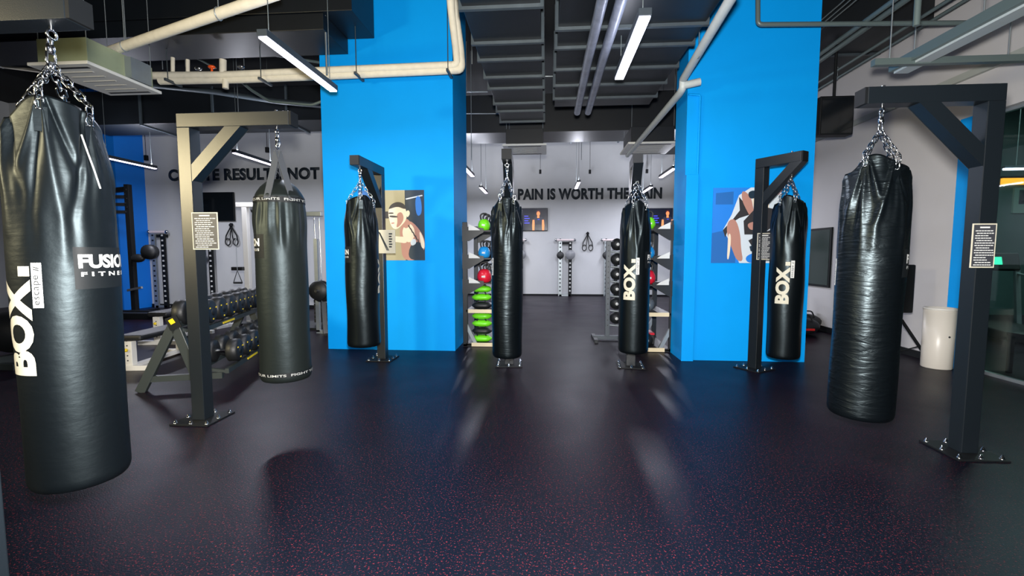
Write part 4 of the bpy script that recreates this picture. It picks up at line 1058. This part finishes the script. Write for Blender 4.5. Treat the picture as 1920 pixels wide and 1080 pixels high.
# ------------------------------------------------------------------ dumbbell rack
DIR = Vector((-0.30, 0.954, 0)); NN = Vector((0.954, 0.30, 0)); UPZ = Vector((0, 0, 1))
F1 = PZ(266, 735, 0); AP = F1+NN*0.32
t = thing('dumbbell_rack', AP, 'two-tier dumbbell rack on slanted legs behind the left stand post', 'dumbbell rack')
t.rotation_euler = (0, 0, math.atan2(-DIR.x, DIR.y))   # local x = NN, local y = DIR
M_dr = mat('rack_grey_green', (44, 50, 49), .45)
for y in (0.0, 2.2):
    MB().bar((-0.33, y, 0.0), (0.02, y, 0.72), 0.06, 0.09, (1, 0, 0)).build('slanted_leg', M_dr, t, 0.006)
    MB().bar((0.0, y, 0.70), (0.22, y, 0.0), 0.06, 0.09, (1, 0, 0)).build('slanted_leg', M_dr, t, 0.006)
    MB().bar((-0.28, y, 0.13), (0.42, y, 0.13), 0.05, 0.06).build('cross_bar', M_dr, t)
    MB().box((0.01, y-0.036, 0.70), (0.11, 0.012, 0.13), (0, R(-20), 0)).build('leg_cap', M_blackm, t)
    MB().box((0.0, y-0.044, 0.715), (0.045, 0.006, 0.05), (0, R(-30), 0)).build('yellow_badge', M_yellow, t)
for k, (x, z) in enumerate(((0.10, 0.63), (0.34, 0.20))):
    g = MB()
    for dx, dz in ((-0.10, 0.03), (0.12, -0.03)): g.bar((x+dx, 0, z+dz), (x+dx, 2.25, z+dz), 0.035, 0.05)
    for y in (0.03, 1.1, 2.2): g.bar((x-0.10, y, z+0.0), (x+0.12, y, z-0.04), 0.04, 0.03)
    trob = g.build('tray', M_dr, t)
    MB().box((x+0.142, 0.75, z-0.03), (0.006, 0.35, 0.022)).build('tray_label', M_yellow, trob)
def dumbbell(loc, rz, label, r_=0.10, first=None, grp='dumbbells on the two-tier rack'):
    t = thing('dumbbell', loc, label, 'dumbbell', grp, rz)
    for s_ in (-1, 1):
        dh = MB().lathe((s_*0.115, 0, 0), [(0, -0.06), (r_*.8, -0.06), (r_, -0.045), (r_, 0.045), (r_*.8, 0.06), (0, 0.06)], 20, 'x').build('dumbbell_head', M_rub, t)
        MB().lathe((s_*0.176, 0, 0), [(0, -0.002), (r_*.35, -0.002), (r_*.35, 0.002), (0, 0.002)], 14, 'x').build('head_cap', M_rub, dh)
        if s_ > 0:
            g = MB()
            for q_ in range(3): g.box((0.177, r_*.70*math.cos(2*PI*q_/3+.5), r_*.62*math.sin(2*PI*q_/3+.5)), (0.003, 0.026, 0.014))
            g.build('yellow_marking', M_yellow, dh)
    MB().cyl((-0.06, 0, 0), (0.06, 0, 0), 0.018, 10).build('dumbbell_grip', M_chrome, t)
    return t
rzd = math.atan2(NN.y, NN.x)
ordn = ('first', 'second', 'third', 'fourth', 'fifth', 'sixth', 'seventh', 'eighth')
for row, (x, z, n, y0) in enumerate(((0.11, 0.78, 7, 0.20), (0.35, 0.35, 7, 0.22))):
    for i in range(n):
        l_ = AP+NN*x+DIR*(y0+i*0.30)
        dumbbell((l_.x, l_.y, z), rzd, 'black round-headed dumbbell, '+ordn[i]+' from the near end of the '+('upper', 'lower')[row]+' tier', 0.13 if row == 0 else 0.122)

# ------------------------------------------------------------------ benches behind the nearest bag
def bench(p, rz, label, h_=0.55):
    t = thing('weight_bench', (p.x, p.y, 0), label, 'weight bench', rz=rz)
    MB().span((-0.15, -0.5, h_-0.07), (0.15, 0.5, h_)).build('bench_pad', M_rub, t, 0.025)
    MB().span((-0.05, -0.52, 0.05), (0.05, -0.44, h_-0.07)).build('support_post', M_wpaint, t, 0.004)
    MB().span((-0.05, 0.40, 0.05), (0.05, 0.48, h_-0.07)).build('support_post', M_wpaint, t, 0.004)
    MB().span((-0.28, -0.54, 0), (0.28, -0.44, 0.06)).span((-0.28, 0.40, 0), (0.28, 0.48, 0.06)).span((-0.04, -0.5, 0.02), (0.04, 0.45, 0.06)).build('base_frame', M_wpaint, t, 0.004)
    g = MB()
    for i in range(5): g.cyl((0, -0.525, 0.12+i*0.06), (0, -0.52, 0.12+i*0.06), 0.008, 8)
    g.build('adjust_holes', M_slot, t)
    MB().ball((0.0, -0.545, h_-0.17), 0.022, 10).build('adjust_knob', M_yellow, t)
    return t
bench(PZ(247, 690, 0)+Vector((0, 0.4, 0)), R(8), 'weight bench with black pad and white post just right of the nearest bag', 0.42)
bench(PZ(262, 655, 0)+Vector((-0.1, 0.85, 0)), R(8), 'weight bench with black pad, the farther one behind the nearest bag', 0.5)
bench(PZ(318, 640, 0)+Vector((-0.55, 1.5, 0)), R(80), 'low weight bench crosswise behind the slanted dumbbell rack leg', 0.3)
# floor equipment far left
a = PZ(15, 690, 0)
t = thing('ab_machine', (a.x-0.1, a.y, 0), 'dark bulky machine at the far left edge behind the nearest bag', 'gym machine')
MB().ball((0, 0.2, 0.42), 0.36, 18, (1, .8, .75)).build('padded_seat', M_rub, t)
MB().span((-0.3, -0.1, 0), (0.3, 0.0, 0.07)).span((-0.3, 0.5, 0), (0.3, 0.6, 0.07)).span((-0.05, -0.1, 0.02), (0.05, 0.6, 0.14)).build('base_frame', M_dr, t)
tag(MB().span((PY(150, 600, 9.0).x, 8.9, 0), (PY(345, 600, 9.0).x, 9.15, 0.13)).build('platform_beam', M_blackm, None, 0.01), 'long low black beam on the floor before the far wall', 'beam')

# ------------------------------------------------------------------ right side things
a = PZ(1771, 689, 0); bx_ = min(a.x, XR-0.21)
t = thing('waste_bin', (bx_, a.y, 0), 'white round bin beside the right foreground stand post', 'bin')
zt = PY(1771, 578, a.y).z; rb = 0.15
MB().lathe((0, 0, 0), [(0, 0), (rb*.95, 0), (rb, 0.01), (rb*1.03, zt), (rb*0.98, zt), (rb*.96, 0.02), (0, 0.02)], 36).build('bin_body', mat('bin_white', (214, 208, 198), .35), t)
MB().lathe((0, 0, 0), [(rb*1.0, zt-0.02), (rb*1.06, zt-0.015), (rb*1.06, zt+0.008), (rb*.97, zt+0.008)], 36).build('bin_rim', M_wpaint, t)
MB().ball((-0.03*0, -rb*1.02, zt*.55), 0.012, 8).build('rivet', M_slot, t)
# tripod behind the wrinkled bag
a = Vector((4.44, 6.05, 0)); t = thing('tripod_stand', a, 'black tripod stand with a boxy speaker, half hidden behind the wrinkled bag', 'speaker stand')
MB().cyl((0, 0, 0.12), (0, 0, 0.85), 0.018, 10).build('pole', M_blackm, t)
for k in range(3):
    q_ = R(-5)+k*2*PI/3; e = Vector((math.cos(q_), math.sin(q_), 0))
    MB().bar((0, 0, 0.62), e*0.40+Vector((0, 0, 0.012)), 0.022, 0.03).build('leg', M_blackm, t); MB().bar(e*0.02+Vector((0, 0, 0.15)), e*0.26+Vector((0, 0, 0.23)), 0.012, 0.012).build('brace', M_blackm, t)
MB().span((-0.13, -0.10, 0.66), (0.10, 0.10, 1.26)).build('speaker_case', M_blackm, t, 0.015)
# framed dark mirror on the right wall
y0 = PX(1560, 480, XR).y; y1 = PX(1500, 480, XR).y; z1 = PX(1560, 426, XR).z; z0 = PX(1560, 540, XR).z
t = thing('wall_mirror', (XR-0.03, (y0+y1)/2, z0), 'dark green-tinted framed panel on the pale right wall', 'mirror')
hy = (y1-y0)/2
MB().span((0, -hy, 0), (0.03, hy, z1-z0)).build('frame', M_blackm, t); MB().span((-0.004, -hy+0.04, 0.04), (0, hy-0.04, z1-z0-0.04)).build('mirror_face', mat('dark_green_glass', (18, 40, 34), 0.12), t)
# gym bags and plate on the floor by the right wall
a = PZ(1540, 628, 0)
def holdall(p, label, m2):
    t = thing('gym_bag', p, label, 'gym bag')
    MB().ball((0, 0, 0.15), 0.3, 18, (1.0, .6, .5)).build('bag_shell', M_rub, t); MB().tube(rnd_path([(-0.12, -0.12, 0.24), (-0.06, -0.12, 0.36), (0.06, -0.12, 0.36), (0.12, -0.12, 0.24)], .04), 0.012, 6).build('bag_handle', M_rub, t)
    MB().box((0, -0.185, 0.12), (0.24, 0.02, 0.035)).build('bag_stripe', m2, t)
    return t
xx = min(a.x, 4.6)
holdall((xx-0.22, a.y, 0), 'black gym bag with red stripe on the floor right of the column', M_red)
holdall((xx+0.12, a.y+0.55, 0), 'black gym bag farther back by the pale wall', M_blackm)
t = thing('weight_plate', (4.45, 8.9, 0.38), 'round grey plate standing by the wall behind the column bag', 'weight plate')
MB().lathe((0, 0, 0), [(0.05, -0.03), (0.38, -0.03), (0.38, 0.03), (0.05, 0.03), (0.05, -0.03)], 28, 'y').build('plate_disc', mat('plate_grey', (96, 88, 84), .5), t)
MB().bar((0, 0.03, -0.02), (0, 0.35, -0.37), 0.04, 0.04).build('plate_stand', M_blackm, t)

# ------------------------------------------------------------------ the room behind the glass
def slit(x0, x1, z, Yw, label):
    t = thing('amber_strip_light', ((x0+x1)/2, Yw-0.05, z), label, 'strip light')
    MB().span((-(x1-x0)/2, 0, 0), ((x1-x0)/2, 0.05, 0.14)).build('light_strip', M_amber, t)
    MB().span((-(x1-x0)/2-0.02, 0.0, 0.14), ((x1-x0)/2+0.02, 0.05, 0.18)).build('strip_cover', M_blackm, t)
a = PY(1757, 346, YL-0.05); b_ = PY(1838, 346, YL-0.05); slit(a.x, b_.x, a.z, YL, 'amber strip light behind the glass, left of the post')
a = PY(1880, 346, YL-0.05); b_ = PY(1935, 346, YL-0.05); slit(a.x, b_.x, a.z, YL, 'amber strip light behind the glass, right of the post')
lamp('side_room_fill', 'AREA', (8.5, 7.5, 4.6), 160, (0.8, 1.0, 0.95), 2.0, 2.0)  # bare unseen area lamp added to brighten the room behind the glass
for (px, py, px2, py2, lb) in ((1765, 275, 1790, 268, 'upper left'), (1800, 358, 1832, 352, 'below the amber strip'), (1885, 325, 1925, 312, 'near the right picture edge')):
    c = PY((px+px2)/2, (py+py2)/2, 9.0)
    t = thing('pendant_light', (c.x, c.y, c.z), 'small lit tube in the room behind the glass, '+lb, 'ceiling light')
    MB().span((-0.2, -0.02, 0), (0.2, 0.02, 0.03)).build('diffuser', M_led2, t); MB().span((-0.21, -0.03, 0.03), (0.21, 0.03, 0.07)).build('housing', M_house, t)
    MB().tube([(0, 0, 0.07), (0, 0, ZC-c.z)], 0.005, 5).build('suspension_cable', M_cable, t)
a = PY(1896, 400, YL); b_ = PY(1935, 352, YL)
t = thing('wall_sign', (a.x, YL-0.04, a.z), 'grey sign band with dark letter behind the glass at the right edge', 'sign')
MB().span((0, 0, 0), (b_.x-a.x+1.0, 0.04, b_.z-a.z)).build('sign_board', mat('sign_grey_green', (120, 140, 134), .7), t)
flat_text('sign_lettering', 'E', (0.10, -0.002, 0.2), (1, 0, 0), (0, 0, 1), 0.3, M_txt, t, .02, 0.01, fit=0.22, height=(b_.z-a.z)*.55, align='LEFT')
# added trainer screen imitating a reflection in the glass; treadmill-like machines and a table
tv(1772, 385, 1822, 450, YL, 'added television behind the glass, imitating a reflected standing trainer', 0.06)
def treadmill(p, rz, label):
    t = thing('treadmill', p, label, 'treadmill', rz=rz)
    MB().span((-0.35, -0.8, 0.05), (0.35, 0.8, 0.2)).build('running_deck', M_rub, t, 0.02)
    for s_ in (-1, 1):
        MB().bar((s_*0.36, 0.55, 0.1), (s_*0.36, 0.75, 1.2), 0.06, 0.08).build('side_post', M_steel, t); MB().tube([(s_*0.36, 0.72, 1.05), (s_*0.36, 0.2, 1.0)], 0.02, 8).build('hand_rail', M_steel, t)
    MB().box((0, 0.76, 1.25), (0.78, 0.08, 0.32), (R(-20), 0, 0)).build('console', M_blackm, t, 0.02)
    MB().box((0, 0.71, 1.27), (0.3, 0.01, 0.14), (R(-20), 0, 0)).build('console_screen', mat('green_screen', (60, 220, 170), .3, emit=(60, 220, 170), estr=1.2), t)
    return t
treadmill((7.6, 8.0, 0), R(-20), 'treadmill behind the glass, the left one'); treadmill((9.0, 8.2, 0), R(-20), 'treadmill behind the glass, the right one')
t = thing('side_table', (5.75, 5.4, 0), 'low black table behind the glass beside the bin', 'table')
MB().span((-0.35, -0.3, 0.44), (0.35, 0.3, 0.48)).build('table_top', M_blackm, t)
for i in (-1, 1):
    for j in (-1, 1): MB().span((i*.32-.02, j*.27-.02, 0), (i*.32+.02, j*.27+.02, 0.44)).build('leg', M_blackm, t)
